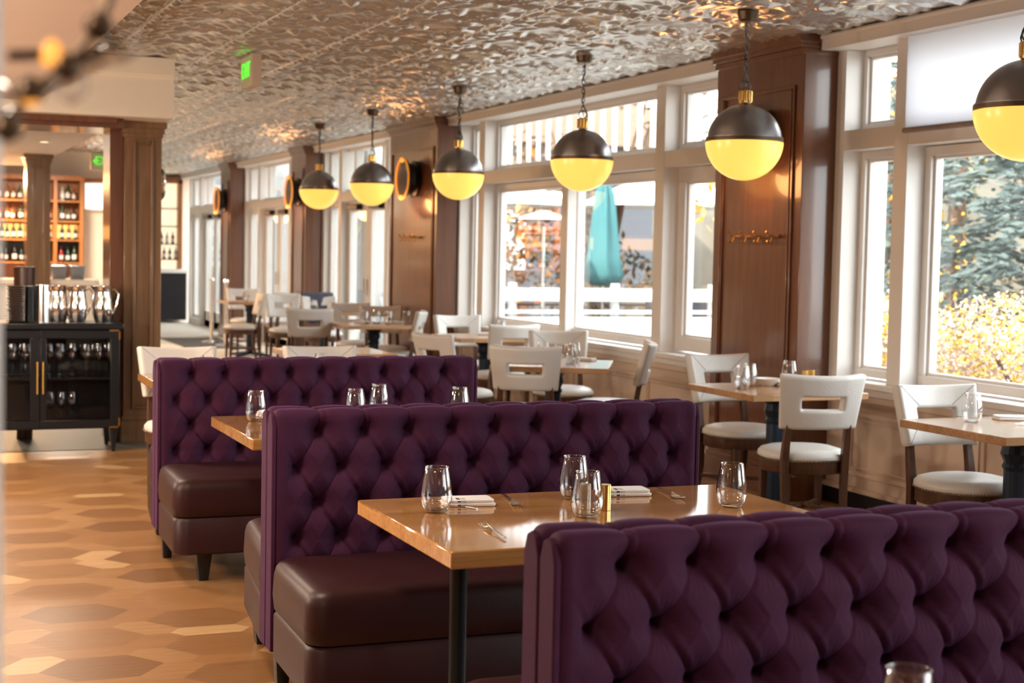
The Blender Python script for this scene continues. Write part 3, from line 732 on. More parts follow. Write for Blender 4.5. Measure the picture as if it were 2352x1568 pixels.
# ceiling speaker; recessed lamps added as fill light for the room
b = MB(); b.lathe([(.15, -.012), (.155, -.006), (.155, .002)], (3.19, 9.24, CH), 40); tag(b.build('ceiling_speaker', M['plaster']), 'flat round speaker cover in the tin ceiling', 'speaker')
RL = None
for i, (x, y, z) in enumerate([(2.6, 1.0, CH), (.3, 4.5, 2.555), (.3, 8.5, 2.555), (-1.2, 6, 2.555), (.6, 15, 2.62), (1.6, 17.5, 2.62), (.2, 19.5, 2.62), (2.9, -.8, CH), (-1.2, 0.8, 2.555), (-.6, 10.2, 2.555), (.5, 10.2, 2.555)]):
    if RL is None:
        b = MB(); b.lathe([(.055, -.002), (.075, -.006), (.08, 0)], (0, 0, 0), 24, cap=False); RL = b.build('added_recessed_lamp', M['white']); o = RL
        c = MB(); c.lathe([(.054, -.0015), (.054, -.001)], n=20); c.build('lens', emit('added_lamp_lens', (1, .75, .45), 2), o)
        KIDS[RL.name] = kids(RL)
    else: o = copy_tree(RL)
    o.location = (x, y, z); tag(o, 'small added recessed ceiling lamp', 'ceiling light', 'added recessed ceiling lamps')
    lamp('added_recessed_fill', 'AREA', (x, y, z-.02), 7 if z == CH else 10 if y == 10.2 else 19, (1, .82, .64), .45)

# ------------------------------------------------------------------ place settings
def tumbler():
    H = .136
    o = [(.022, 0), (.032, .003), (.0415, .018), (.0468, .040), (.0472, .055), (.0445, .083), (.0392, .113), (.0352, H)]
    i = [(.0342, H), (.0382, .113), (.0434, .083), (.0460, .055), (.0455, .040), (.0395, .021), (.027, .0095), (.001, .007)]
    b = MB(); b.lathe(o+[(.0348, H+.0008)]+i, n=48); b.tube([(.0347*cos(2*pi*k/48), .0347*sin(2*pi*k/48), H) for k in range(48)], .0011, 8, closed=True); b.lathe([(.001, .0012), (.030, .002), (.036, .008), (.030, .0085), (.001, .006)], n=40)
    return b.build('wine_tumbler', M['thin_glass'], smooth=70)
tb = Proto(tumbler())
GT = 'stemless wine glasses'
Z1 = .7602; Z2 = .7702
for x, y, z, lab in [(1.516, 4.30, Z1, 'stemless glass at the left end of the sharp oak table'), (2.019, 4.42, Z1, 'rear of the two overlapping stemless glasses at the middle of the sharp oak table'),
    (1.916, 4.10, Z1, 'front one of the two overlapping stemless glasses, beside the brass cylinder'), (2.433, 4.15, Z1, 'stemless glass at the right end of the sharp oak table'),
    (1.528, 6.77, Z1, 'stemless glass at the left end of the oak table by the farthest booth'), (1.99, 6.78, Z1, 'glass rim peeking over the middle booth, leftmost of three'),
    (2.17, 7.0, Z1, 'glass peeking tallest over the middle booth, before the farthest booth'), (2.50, 6.79, Z1, 'glass rim peeking over the middle booth, rightmost of three'),
    (1.49, 1.98, Z1, 'glass whose rim shows blurred at the bottom edge before the nearest booth'),
    (4.80, 5.96, Z2, 'stemless glass on the square table at the right edge'),
    (4.59, 7.74, Z2, 'glass at the left corner of the table with the white bowl'), (4.72, 7.88, Z2, 'second glass beside the white bowl'), (5.10, 8.05, Z2, 'glass behind the back of the sharp cream chair'),
    (4.48, 9.85, Z2, 'glass near the bright end of the glass-laid table'), (4.20, 9.62, Z2, 'glass at the left of the glass-laid table'), (4.26, 9.90, Z2, 'glass standing tallest above the chair back before the glass-laid table'), (4.38, 9.70, Z2, 'third glass in the row above the chair back'),
    (5.12, 12.85, Z2, 'glass on the small table before the second wood column'), (5.20, 13.05, Z2, 'second glass on the small table before the second wood column'),
    (4.52, 15.1, Z2, 'glass at the left of the far laid table'), (4.66, 15.15, Z2, 'middle glass of the far laid table'), (4.74, 15.0, Z2, 'glass next to the middle one on the far laid table'), (4.95, 15.05, Z2, 'glass at the right of the far laid table'),
    (4.75, 18.0, Z2, 'glass on the table by the first terrace doors'), (4.65, 21.3, Z2, 'glass on the farthest table'), (1.75, 9.0, Z1, 'glass tip above the farthest booth, left part'), (2.45, 9.1, Z1, 'glass tip above the farthest booth, middle part')]:
    tb.place((x, y, z), 0, lab, GT, cat='glass')
def napkin():
    root = thing('folded_napkin', (0, 0, 0), 'x', 'napkin')
    b = MB(); R = []
    # soft folded packet: three layers with a rolled left edge
    for k in range(2):
        z = .001+.0125*k; x0 = -.06+.006*k
        b.rings([rrect(x0, .055-.004*k, -.10+.004*k, .10-.006*k, .016, z+dz_, i_, n=5) for dz_, i_ in ((0, .004), (.003, 0), (.0095, 0), (.012, .005))])
    no = b.build('cloth', M['linen'], root, smooth=60)
    s_ = MB()
    for y, w in ((-.080, .002), (-.074, .002), (-.068, .002), (-.052, .014), (-.032, .002), (-.026, .002), (-.020, .002)):
        s_.box(.004, .040, y, y+w, .0255, .0258); s_.box(.0508, .0514, y, y+w, .017, .0225); s_.box(.0548, .0554, y, y+w, .004, .0105)
    s_.build('stripes', M['stripe'], root); return root
NP = Proto(napkin())
for x, y, z, rz, lab in [(1.655, 4.405, Z1, -98, 'striped folded napkin beside the left glass on the sharp oak table'), (2.215, 4.455, Z1, -98, 'striped folded napkin right of the brass cylinder on the sharp oak table'),
    (1.74, 3.84, Z1, 60, 'pale napkin at the near edge of the sharp oak table, mostly behind the nearest booth'), (1.66, 6.98, Z1, 70, 'white napkin showing beside the glass on the second booth table'),
    (5.06, 6.0, Z2, 70, 'white napkin on the square table at the right edge'), (5.08, 7.82, Z2, 60, 'white napkin beside the white bowl'),
    (4.62, 9.98, Z2, 40, 'napkin at the bright end of the glass-laid table'), (4.90, 15.25, Z2, 70, 'napkin on the far laid table'), (4.55, 15.3, Z2, 70, 'napkin on the left of the far laid table'), (5.10, 13.15, Z2, 70, 'napkin on the small table before the second wood column')]:
    NP.place((x, y, z), radians(rz), lab, 'folded napkins', scale=(.86, .80, .85))
def fork():
    b = MB(); root = None; R = []
    for y, w, z in ((-.10, .0045, .004), (-.09, .0058, .004), (-.03, .0035, .0045), (.0, .0028, .007), (.02, .0028, .009), (.030, .006, .007), (.042, .0115, .004), (.055, .012, .003)):
        R.append([(-w, y, z), (w, y, z), (w, y, z+.0018), (-w, y, z+.0018)])
    b.rings(R)
    for k in range(4):
        x = -.0104+.00693*k
        b.rings([[(x-.0016, y, z), (x+.0016, y, z), (x+.0012, y, z+.0016), (x-.0012, y, z+.0016)] for y, z in ((.054, .003), (.075, .0035), (.095, .0075))])
    return b.build('fork', M['fork'], bevel=.0006, smooth=60)
FP = Proto(fork())
for x, y, z, rz, lab in [(1.803, 4.42, Z1, 170, 'fork between the left napkin and the middle glasses on the sharp oak table'), (2.356, 4.41, Z1, 172, 'fork right of the second striped napkin on the sharp oak table'),
    (1.56, 3.95, Z1, -5, 'fork lying nearest the camera on the sharp oak table'), (5.0, 5.82, Z2, 120, 'fork on the square table at the right edge'), (4.95, 7.68, Z2, 150, 'fork on the table with the white bowl')]:
    FP.place((x, y, z), radians(rz), lab, 'forks', cat='fork', scale=(1.15, 1.15, 1.3))
def knife():
    b = MB(); b.rings([[(-w, y, .001), (w, y, .001), (w*.6, y, .0035), (-w*.6, y, .0035)] for y, w in ((-.11, .006), (-.02, .005), (0, .004), (.02, .009), (.08, .009), (.11, .003))])
    return b.build('table_knife', M['fork'], bevel=.0005, smooth=60)
KP = Proto(knife())
for x, y, z, rz, lab in [(1.600, 4.42, Z1, 30, 'knife lying behind the left striped napkin'), (4.97, 6.12, Z2, 60, 'dark-handled knife on the square table at the right edge')]:
    KP.place((x, y, z), radians(rz), lab, 'table knives', cat='knife')
for x, y, z, h, r, m_, lab in [(2.023, 4.20, Z1, .079, .0175, 'brass', 'brass shaker cylinder on the sharp oak table'), (1.972, 4.235, Z1, .078, .0175, 'dull_brass', 'dull grey-gold shaker seen through the middle glasses'),
      (5.18, 8.0, Z2, .08, .02, 'brass', 'left brass shaker behind the sharp cream chair'), (5.24, 8.02, Z2, .08, .02, 'brass', 'right brass shaker behind the sharp cream chair')]:
    b = MB(); b.lathe([(r-.001, 0), (r, .001), (r, h*.72), (r-.0008, h*.725), (r-.0008, h*.735), (r, h*.74), (r, h-.001), (r-.001, h)], (x, y, z), 32); tag(b.build('shaker', M[m_], smooth=40), lab, 'shaker', 'metal shakers')
b = MB(); b.lathe([(.035, 0), (.04, .004), (.065, .03), (.082, .045), (.079, .046), (.06, .03), (.035, .01), (.001, .008)], (4.86, 7.90, Z2), 36); tag(b.build('bowl', M['china']), 'small white china bowl on the table by the nearest wood column', 'bowl')
b = MB(); b.box(4.90, 4.96, 7.77, 7.90, Z2, Z2+.03); tag(b.build('sugar_caddy', M['china'], bevel=.006), 'white packet caddy beside the white bowl', 'caddy')

# ------------------------------------------------------------------ sideboard with glass doors
def wine_glass():
    b = MB()
    b.lathe([(.034, 0), (.034, .002), (.006, .006), (.0035, .02), (.0035, .085), (.008, .095), (.030, .115), (.042, .145), (.040, .175), (.033, .215), (.0325, .215), (.039, .175), (.041, .145), (.029, .117), (.001, .099)], n=20)
    return b.build('wine_glass', M['thin_glass'], smooth=70)
def sideboard():
    X0, X1, Y0, Y1 = .42, 1.60, 11.60, 12.08; cx = 1.033
    root = thing('glass_door_cabinet', (cx, 11.84, 0), 'black glass-door cabinet full of wine glasses, left of the wood pillar', 'cabinet')
    def B(): return MB()
    T = lambda b: b.xf(Matrix.Translation((-cx, -11.84, 0)))
    b = B(); b.box(X0, X1, Y0+.03, Y1, .175, .20); b.box(X0, X0+.025, Y0+.03, Y1, .20, .905); b.box(X1-.03, X1, Y0+.03, Y1, .20, .905); b.box(X0, X1, Y1-.015, Y1, .2, .905); b.box(X0, X1, Y0+.03, Y1, .88, .905)
    T(b).build('carcass', M['black'], root, bevel=.003)
    b = B(); b.box(X0-.02, X1+.025, Y0-.02, Y1, .908, .952); T(b).build('top_board', M['black'], root, bevel=.008)
    b = B(); b.box(X0+.026, X1-.031, Y0+.06, Y1-.016, .535, .548); T(b).build('shelf', M['black'], root)
    for x0, x1, hx in ((X0+.005, cx-.003, cx-.02), (cx+.003, X1-.003, cx+.02)):
        b = B(); w = .058
        b.box(x0, x1, Y0, Y0+.028, .185, .185+w); b.box(x0, x1, Y0, Y0+.028, .90-w, .90); b.box(x0, x0+w*.75, Y0, Y0+.028, .185+w, .90-w); b.box(x1-w*1.1, x1, Y0, Y0+.028, .185+w, .90-w)
        d = T(b).build('door', M['black'], root, bevel=.003)
        g = B(); g.box(x0+w*.75, x1-w*1.1, Y0+.012, Y0+.015, .185+w, .90-w); T(g).build('pane', M['cab_pane'], d)
        h = B(); h.tube([(hx, Y0-.028, .44), (hx, Y0-.028, .675)], .0085, 10)
        for z in (.455, .66): h.tube([(hx, Y0-.028, z), (hx, Y0, z)], .005, 6)
        T(h).build('handle', M['brass'], d)
    for z0, z1 in ((.86, .905), (.18, .225)):
        for x0, x1 in ((X1-.075, X1+.002),):
            b = B()
            zz = z1-.012 if z0 > .5 else z0
            b.box(x0, x1, Y0-.002, Y0+.03, zz, zz+.012); b.box(X1-.010, X1+.002, Y0-.002, Y0+.03, z0-.03 if z0 > .5 else z0, z1 if z0 > .5 else z1+.03)
            T(b).build('corner_bracket', M['brass'], root)
    for x, y in ((X0+.04, Y0+.05), (X1-.04, Y0+.05), (X0+.04, Y1-.05), (X1-.04, Y1-.05)):
        b = B(); b.rings([rrect(x-.012, x+.012, y-.012, y+.012, .003, 0, n=2), rrect(x-.03, x+.03, y-.03, y+.03, .003, .175, n=2)]); T(b).build('leg', M['black'], root)
sideboard()
wg = Proto(wine_glass())
rnd = random.Random(5)
for k in range(26):
    x = .50+.087*(k % 13) + rnd.uniform(-.01, .01); y = 11.73+.15*(k//13)+rnd.uniform(-.02, .02)
    if abs(x-1.033) > .03: wg.place((x, y, .5485), 0, 'wine glass in the %s row, upper shelf, behind the %s cabinet door' % (('front', 'rear')[k//13], 'left' if x < 1.033 else 'right'), 'wine glasses in the %s row, upper shelf, behind the %s door' % (('front', 'rear')[k//13], 'left' if x < 1.033 else 'right'), cat='glass', scale=(1, 1, 1.15))
for x, lab in ((1.12, 'leftmost wine glass on the floor of the black cabinet'), (1.20, 'middle wine glass on the floor of the black cabinet'), (1.28, 'rightmost wine glass on the floor of the black cabinet')):
    wg.place((x, 11.78, .2005), 0, lab, 'wine glasses on the floor of the black cabinet', cat='glass', scale=(1.05, 1.05, 1.1))
# things on top of it
def pitcher():
    root = thing('water_pitcher', (0, 0, 0), 'x', 'pitcher')
    b = MB(); b.lathe([(.055, 0), (.060, .01), (.072, .06), (.074, .11), (.066, .17), (.058, .22), (.062, .255), (.066, .265), (.063, .266), (.055, .22), (.001, .2)], n=32); b.build('body', M['steel'], root, smooth=60)
    h = MB(); h.tube([(.056, 0, .235), (.09, 0, .245), (.115, 0, .21), (.105, 0, .13), (.072, 0, .06)], .007, 8); h.build('handle', M['steel'], root)
    s_ = MB(); s_.rings([[(-.058, -.018, .22), (-.062, -.02, .262), (-.062, .02, .262), (-.058, .018, .22)], [(-.075, -.006, .245), (-.088, -.006, .268), (-.088, .006, .268), (-.075, .006, .245)]]); s_.build('spout', M['steel'], root)
    return root
PI_ = Proto(pitcher())
for x, y, rz, lab in ((1.185, 11.86, 20, 'leftmost polished steel pitcher on the black cabinet'), (1.315, 11.80, -10, 'middle polished steel pitcher on the black cabinet'), (1.50, 11.82, -8, 'polished steel pitcher nearest the wood pillar')):
    PI_.place((x, y, .9525), radians(rz), lab, 'steel pitchers on the black cabinet')
b = MB(); b.lathe([(.058, 0), (.052, .27), (.048, .272), (.001, .272)], (1.075, 11.84, .9525), 32); tag(b.build('canister', M['steel'], smooth=40), 'tall tapered grey canister left of the steel pitchers', 'canister')
b = MB(); b.lathe([(.040, 0), (.036, .26), (.001, .262)], (.985, 11.86, .9525), 28); tag(b.build('canister', M['black_metal'], smooth=40), 'dark narrow canister beside the stack of plates', 'canister')
PL = None
for k in range(16):
    if PL is None:
        b = MB(); b.lathe([(.045, 0), (.060, .004), (.076, .012), (.078, .014), (.058, .008), (.001, .006)], n=28); PL = b.build('plate', mat('dark_plate', (.10, .07, .06), .2)); o = PL
    else: o = PL.copy(); col.objects.link(o)
    o.location = (.885+rnd.uniform(-.003, .003), 11.80, .9525+.0165*k)
    tag(o, ('bottom plate of the tall dark stack on the black cabinet' if k == 0 else 'topmost plate of the tall dark stack on the black cabinet' if k == 15 else 'dark plate within the tall stack on the black cabinet'), 'plate', 'stacked plates on the black cabinet')
# tall dark basket behind the plates
b = MB(); b.lathe([(.075, 0), (.085, .38), (.08, .385), (.001, .38)], (1.0, 12.5, .96), 24); b.lathe([(.06, 0), (.06, .96)], (1.0, 12.5, 0), 16)
tag(b.build('urn_stand', M['walnut'], smooth=40), 'dark tall urn on a stand behind the plate stack', 'urn')

# ------------------------------------------------------------------ bar in the background
root = thing('bar_counter', (1.0, 20.8, 0), 'cream bar counter with pale stone top behind the wood pillar', 'counter')
b = MB(); b.box(-2.5, 1.52, -.25, .3, 0, .99); b.build('front', M['beam_paint'], root, bevel=.01)
b = MB(); b.box(-2.5, 1.56, -.30, .35, .992, 1.06); b.build('stone_top', M['beam_paint'], root, bevel=.01)
def backbar():
    root = thing('back_bar', (1.2, 24.0, 0), 'orange-lit wooden back bar of bottle shelves', 'shelving')
    T = lambda b: b.xf(Matrix.Translation((-1.2, -24.0, 0)))
    b = MB(); b.box(-1.4, 2.72, 24.22, 24.28, .9, 2.5); T(b).build('back_panel', M['orange_wood'], root)
    b = MB(); b.box(-1.45, 2.76, 23.86, 24.28, 2.46, 2.53); T(b).build('cornice', M['orange_wood'], root)
    for x in (-1.42, .9, 2.32, 2.70):
        b = MB(); b.box(x, x+.05, 23.88, 24.22, .9, 2.46); T(b).build('upright', M['orange_wood'], root)
    for z in (1.24, 1.58, 1.86, 2.16):
        b = MB(); b.box(-1.4, 2.70, 23.92, 24.22, z-.025, z); T(b).build('shelf', M['orange_wood'], root)
    b = MB(); b.box(-1.4, 2.69, 24.20, 24.215, 1.60, 1.80); T(b).build('lit_strip', emit('shelf_glow', (1, .52, .14), .7), root)
    b = MB(); b.box(-1.4, 2.7, 24.20, 24.215, 1.27, 1.55); T(b).build('dark_niche', M['black'], root)
    b = MB(); b.box(-1.45, 2.76, 23.75, 24.28, 0, .9); T(b).build('base_cabinet', M['column_wood'], root)
backbar()
lamp('bar_light', 'AREA', (2.2, 22.6, 2.58), 40, (1, .85, .68), .4)
lamp('shelf_light', 'AREA', (1.2, 23.6, 2.44), 70, (1, .55, .22), .4, (radians(-25), 0, 0))
bots = []; bnames = []
for name, c in (('green_glass', (.02, .06, .03)), ('amber_glass', (.25, .09, .02)), ('clear_bottle', (.6, .58, .52)), ('dark_bottle', (.02, .015, .015)), ('red_bottle', (.35, .02, .02))):
    b = MB(); b.lathe([(.034, 0), (.038, .005), (.038, .17), (.030, .20), (.013, .23), (.013, .29), (.015, .292), (.001, .296)], n=14); p = Proto(b.build('bottle', mat(name, c, .12), smooth=50))
    lb = MB(); lb.lathe([(.0385, .05), (.0388, .052), (.0388, .13), (.0385, .132)], n=14, cap=False); lb.build('label_band', M['linen'], p.root); bots.append(p); bnames.append({'green_glass': 'green', 'amber_glass': 'amber', 'clear_bottle': 'pale', 'dark_bottle': 'near-black', 'red_bottle': 'red'}[name])
rr_ = random.Random(9)
for z, where in ((1.2405, 'lowest'), (1.5805, 'second'), (1.8605, 'third'), (2.1605, 'top')):
    for k in range(18):
        x = .98+.098*k+rr_.uniform(-.02, .02)
        if abs(x-2.345) < .06 or x > 2.66: continue
        s_ = rr_.uniform(.78, .98)
        q_ = rr_.randrange(5); side = 'left of' if x < 1.72 else 'right of'
        bots[q_].place((x, 24.06+rr_.uniform(-.04, .04), z), 0, '%s bottle on the %s back bar shelf, %s the bar pillar' % (bnames[q_], where, side), '%s bottles on the %s back bar shelf, %s the bar pillar' % (bnames[q_], where, side), cat='bottle', scale=(s_, s_, s_*.9))
for x, lab in ((2.08, 'left blurred steel ice bin on the bar top'), (2.31, 'right blurred steel ice bin on the bar top')):
    b = MB(); b.rings([rrect(x-.10, x+.10, 20.7, 20.95, .02, z, i_, n=4) for z, i_ in ((1.061, .02), (1.10, .01), (1.235, 0), (1.24, .01))]); tag(b.build('ice_bin', mat('grey_steel', (.32, .34, .38), .3, metal=.8)), lab, 'bin', 'steel bins on the bar')
b = MB(); b.box(2.78, 3.28, 24.22, 24.29, 2.02, 2.46); o = struct(b.build('window_7', M['white'])); g = MB(); g.box(2.81, 3.25, 24.215, 24.222, 2.05, 2.44); g.build('pane', emit('bright_pane', (1, .98, .92), .38), o)
b = MB(); b.box(2.74, 2.79, 24.2, 24.29, .9, 2.5); b.box(2.74, 3.3, 24.2, 24.29, 2.47, 2.52); struct(b.build('trim_12', M['orange_wood']), 'wood trim around the far bright panel')
def spiky(x, y, z, label, n=34, L_=.22, leafm='green_leaf'):
    root = thing('potted_plant', (x, y, z), label, 'plant')
    p = MB(); p.lathe([(.04, 0), (.055, .09), (.05, .09), (.001, .085)], n=16); p.build('pot', M['black'], root)
    l = MB(); rq = random.Random(2)
    for k in range(n):
        a = rq.uniform(0, 2*pi); e = rq.uniform(.25, 1.2); d = Vector((cos(a)*cos(e), sin(a)*cos(e), sin(e))); s_ = Vector((-sin(a), cos(a), 0))*.007; q = Vector((0, 0, .08))
        ln = L_*rq.uniform(.7, 1); m_ = q+d*ln*.5; t = q+d*ln+Vector((0, 0, -.03))
        l.add([q-s_, q+s_, m_+s_, m_-s_, t], [(0, 1, 2, 3), (3, 2, 4)])
    l.build('leaves', M[leafm], root, smooth=0)
spiky(1.56, 12.0, .9525, 'small spiky plant behind the steel pitchers', L_=.30)

# far end: hutch, cabinet, rope posts, mat
def hutch():
    root = thing('hutch', (5.2, 30.7, 0), 'orange wood framed glazed hutch at the far end, with a white top and black base', 'cabinet')
    T = lambda b: b.xf(Matrix.Translation((-5.2, -30.7, 0)))
    b = MB(); b.box(4.5, 5.48, 30.5, 30.98, .06, .98); T(b).build('base', M['black'], root, bevel=.01)
    b = MB(); b.box(4.45, 5.50, 30.45, 30.98, .982, 1.05); T(b).build('worktop', M['white'], root, bevel=.006)
    b = MB(); frame_y = 30.8
    for x in (4.5, 4.95, 5.36): b.box(x, x+.08, 30.8, 30.98, 1.055, 2.8)
    b.box(4.5, 5.44, 30.8, 30.98, 2.74, 2.85); T(b).build('frame', M['orange_wood'], root)
    for z in (1.25, 1.55, 1.9, 2.25):
        b = MB(); b.box(4.5, 5.40, 30.82, 30.97, z-.02, z); T(b).build('shelf', M['walnut'], root)
    b = MB(); b.box(4.55, 5.36, 30.975, 30.985, 1.06, 2.74); T(b).build('lit_back', emit('hutch_glow', (1, .86, .6), .38), root)
hutch()
for k in range(6):
    o = copy_tree(bots[k % 3].root); o.scale = (.9, .9, .8); o.rotation_euler = (0, 0, 0)
    o.location = (5.05+.055*k, 30.89, 1.25+.0005 if k % 2 else 1.5505); o['label'] = 'pale bottle on the far glazed hutch'; o['group'] = 'bottles on the far hutch'; o['category'] = 'bottle'
def rope_post():
    root = thing('rope_post', (0, 0, 0), 'x', 'stanchion')
    b = MB(); b.lathe([(.17, 0), (.17, .012), (.12, .025), (.03, .04)], n=28); b.build('base', M['steel'], root)
    b = MB(); b.lathe([(.028, .035), (.028, .95)], n=16); b.build('pole', M['steel'], root)
    b = MB(); b.lathe([(.035, .95), (.045, .98), (.035, 1.01), (.001, 1.02)], n=16); b.build('cap', M['steel'], root)
    return root
RP = Proto(rope_post())
RP.place((4.74, 24.2, .0105), 0, 'left steel rope post near the entrance mat', 'steel rope posts'); RP.place((4.80, 23.4, .0105), 0, 'right steel rope post near the entrance mat', 'steel rope posts')
b = MB(); b.box(4.15, 5.1, 22.9, 25.6, .002, .010); tag(b.build('door_mat', M['dark_mat']), 'dark rectangular mat under the rope posts', 'mat')

# ------------------------------------------------------------------ roller shade in the near window
root = thing('roller_shade', (5.5, 5.75, 2.83), 'white translucent roller shade half drawn in the nearest window', 'shade')
b = MB(); b.box(-.002, .002, -1.77, 1.77, -.53, .0); b.build('fabric', M['shade'], root)
b = MB(); b.tube([(0, -1.78, -.545), (0, 1.78, -.545)], .017, 8); b.build('bottom_bar', mat('shade_bar', (.25, .18, .15), .5), root)

# ------------------------------------------------------------------ foreground branch lamp (blurred)
root = thing('branch_chandelier', (.15, 1.15, 2.0), 'blurred bronze branch lamp with small orange bulbs in the upper left corner', 'lamp')
off = Vector((.15, 1.15, 2.0)); f_ = 1.15/2.3
P_ = {k: Vector((x*f_, 1.15, 1.54+(z-1.54)*f_))-off for k, (x, z) in {'a': (.221, 1.806), 'b': (.285, 1.850), 'c': (.191, 1.752), 'd': (.240, 1.790), 'e': (.315, 1.828), 'f': (.160, 1.700), 'g': (.150, 1.735), 'h': (.16, 1.80), 'i': (.245, 1.765), 'j': (.215, 1.772)}.items()}
b = MB(); b.tube([P_['f'], P_['c']+Vector((0, .01, -.003)), P_['d'], P_['b'], P_['b']+Vector((.03, 0, .08)), P_['b']+Vector((.02, 0, .548))], .004, 8); b.tube([P_['h'], P_['a'], P_['d']], .004, 8); b.tube([P_['d'], P_['e']], .003, 8)
b.build('branches', M['canopy_bronze'], root)
for k in 'bdfc': 
    b = MB(); b.lathe([(.001, -.011), (.009, -.006), (.011, 0), (.009, .006), (.001, .011)], P_[k], 12); b.build('joint', M['canopy_bronze'], root)
for k in 'ac':
    b = MB(); b.lathe([(.001, -.010), (.008, -.006), (.009, 0), (.006, .008), (.001, .012)], P_[k]+Vector((0, 0, -.001)), 12); b.build('bulb', M['bulb'], root)
for k in 'egi':
    b = MB(); b.lathe([(.001, -.014), (.011, -.008), (.014, 0), (.010, .010), (.001, .014)], P_[k], 14); b.build('glass_drop', M['thin_glass'], root)

# ------------------------------------------------------------------ outside
b = MB(); b.box(5.8, 40, -20, 60, -.25, -.10); struct(b.build('ground', M['deck']), 'pale terrace outside the windows')
b = MB(); b.box(5.80, 6.02, -4, 32, 3.05, 3.15); struct(b.build('roof', M['exterior_white']), 'white eave outside')
b = MB(); b.box(-3.4, 5.95, -3.5, 31.6, 3.04, 3.2); struct(b.build('roof', M['exterior_white']), 'building roof')
for y, lab in ((9.0, 'white terrace post seen through the narrow pane by the nearest wood column'), (20.5, 'white terrace post outside the doors'), (26, 'farthest white terrace post')):
    b = MB(); b.box(6.15, 6.45, y, y+.3, -.1, 3.05); b.box(6.13, 6.47, y-.02, y+.32, -.1, .1); tag(b.build('terrace_post', M['exterior_white'], bevel=.01), lab, 'post', 'white terrace posts')
# slatted screen along the eave: counted pickets
root = thing('picket_screen', (6.55, 9.4, 2.2), 'white picket screen hanging outside the upper panes', 'screen')
b = MB(); b.box(-.03, .03, 0, 18, .95, 1.0); b.box(-.03, .03, 0, 18, 0, .05); b.build('rail', M['exterior_white'], root)
b = MB()
for k in range(66): b.box(-.015, .015, .1+.27*k, .155+.27*k, .05, .95)
tag(b.build('pickets', M['exterior_white'], root), kind='stuff')
# terrace railing across, facing the view
root = thing('terrace_railing', (9.5, 20.0, -.1), 'white horizontal-rail terrace fence seen through the large window', 'railing')
for z0, z1 in ((0, .72), (.77, .82), (.95, 1.13)):
    b = MB(); b.box(-3.0, 7.0, -.03, .03, z0, z1); b.build('board', M['exterior_white'], root)
for k in range(7):
    b = MB(); b.box(-3+1.6*k, -2.9+1.6*k, .03, .12, 0, 1.2); b.build('post', M['exterior_white'], root)
def umbrella_closed(x, y, label, m_):
    root = thing('closed_parasol', (x, y, -.1), label, 'parasol')
    b = MB(); n = 24; R = []
    for r, z in ((.05, 2.66), (.12, 2.5), (.17, 2.1), (.22, 1.6), (.30, 1.32), (.24, 1.22), (.16, 1.15)):
        R.append([((r+.035*sin(i*pi/2))*cos(2*pi*i/n), (r+.035*sin(i*pi/2))*sin(2*pi*i/n), z) for i in range(n)])
    b.rings(R); b.build('canopy', m_, root, smooth=60)
    b = MB(); b.lathe([(.025, .05), (.025, 2.75)], n=10); b.build('pole', M['steel'], root)
    b = MB(); b.lathe([(.3, 0), (.3, .06), (.05, .08)], n=20); b.build('base', M['black'], root)
umbrella_closed(9.85, 20.7, 'closed teal parasol outside the large window', M['teal'])
def umbrella_open(x, y, h, r, m_, label):
    root = thing('open_parasol', (x, y, -.1), label, 'parasol')
    b = MB(); b.rings([[(q*cos(2*pi*i/8), q*sin(2*pi*i/8), z) for i in range(8)] for q, z in ((r, h), (r*1.0, h+.04), (r*.5, h+.38), (.05, h+.62))], cap=False); b.build('canopy', m_, root, smooth=0)
    b = MB(); b.lathe([(.025, .05), (.025, h+.6)], n=10); b.build('pole', M['steel'], root)
    b = MB(); b.lathe([(.3, 0), (.3, .06), (.05, .08)], n=20); b.build('base', M['black'], root)
umbrella_open(8.7, 22.5, 2.35, 1.3, M['canvas'], 'open white parasol outside the left large pane')
umbrella_open(12.6, 24, 2.45, 1.6, M['canvas'], 'open white parasol beyond the teal one')
umbrella_open(14.0, 22.0, 2.2, 1.4, M['teal'], 'open teal parasol glimpsed through the narrow panes')
umbrella_open(9.3, 27.0, 2.2, 1.4, mat('orange_canvas', (.8, .25, .08), .8), 'open orange parasol far outside the terrace doors')
# terrace furniture behind the railing
def patio_table(x, y, label):
    root = thing('patio_table', (x, y, -.1), label, 'table', 'dark terrace tables')
    b = MB(); b.box(-.6, .6, -.4, .4, .84, .88); b.build('tabletop', M['black_metal'], root, bevel=.005)
    for a in (-.5, .5):
        for c in (-.3, .3): b = MB(); b.box(a-.02, a+.02, c-.02, c+.02, 0, .84); b.build('leg', M['black_metal'], root)
patio_table(8.95, 21.35, 'dark terrace table behind the railing, left pane'); patio_table(10.8, 21.4, 'dark terrace table behind the railing, right pane')
for x, y, c, lab in ((9.1, 21.3, (.8, .1, .04), 'red planter on the dark terrace table'), (8.7, 21.3, (.85, .6, .05), 'yellow planter on the dark terrace table')):
    b = MB(); b.lathe([(.07, 0), (.10, .16), (.09, .16), (.001, .15)], (x, y, .781), 18); tag(b.build('planter', mat('planter', c, .4)), lab, 'planter')
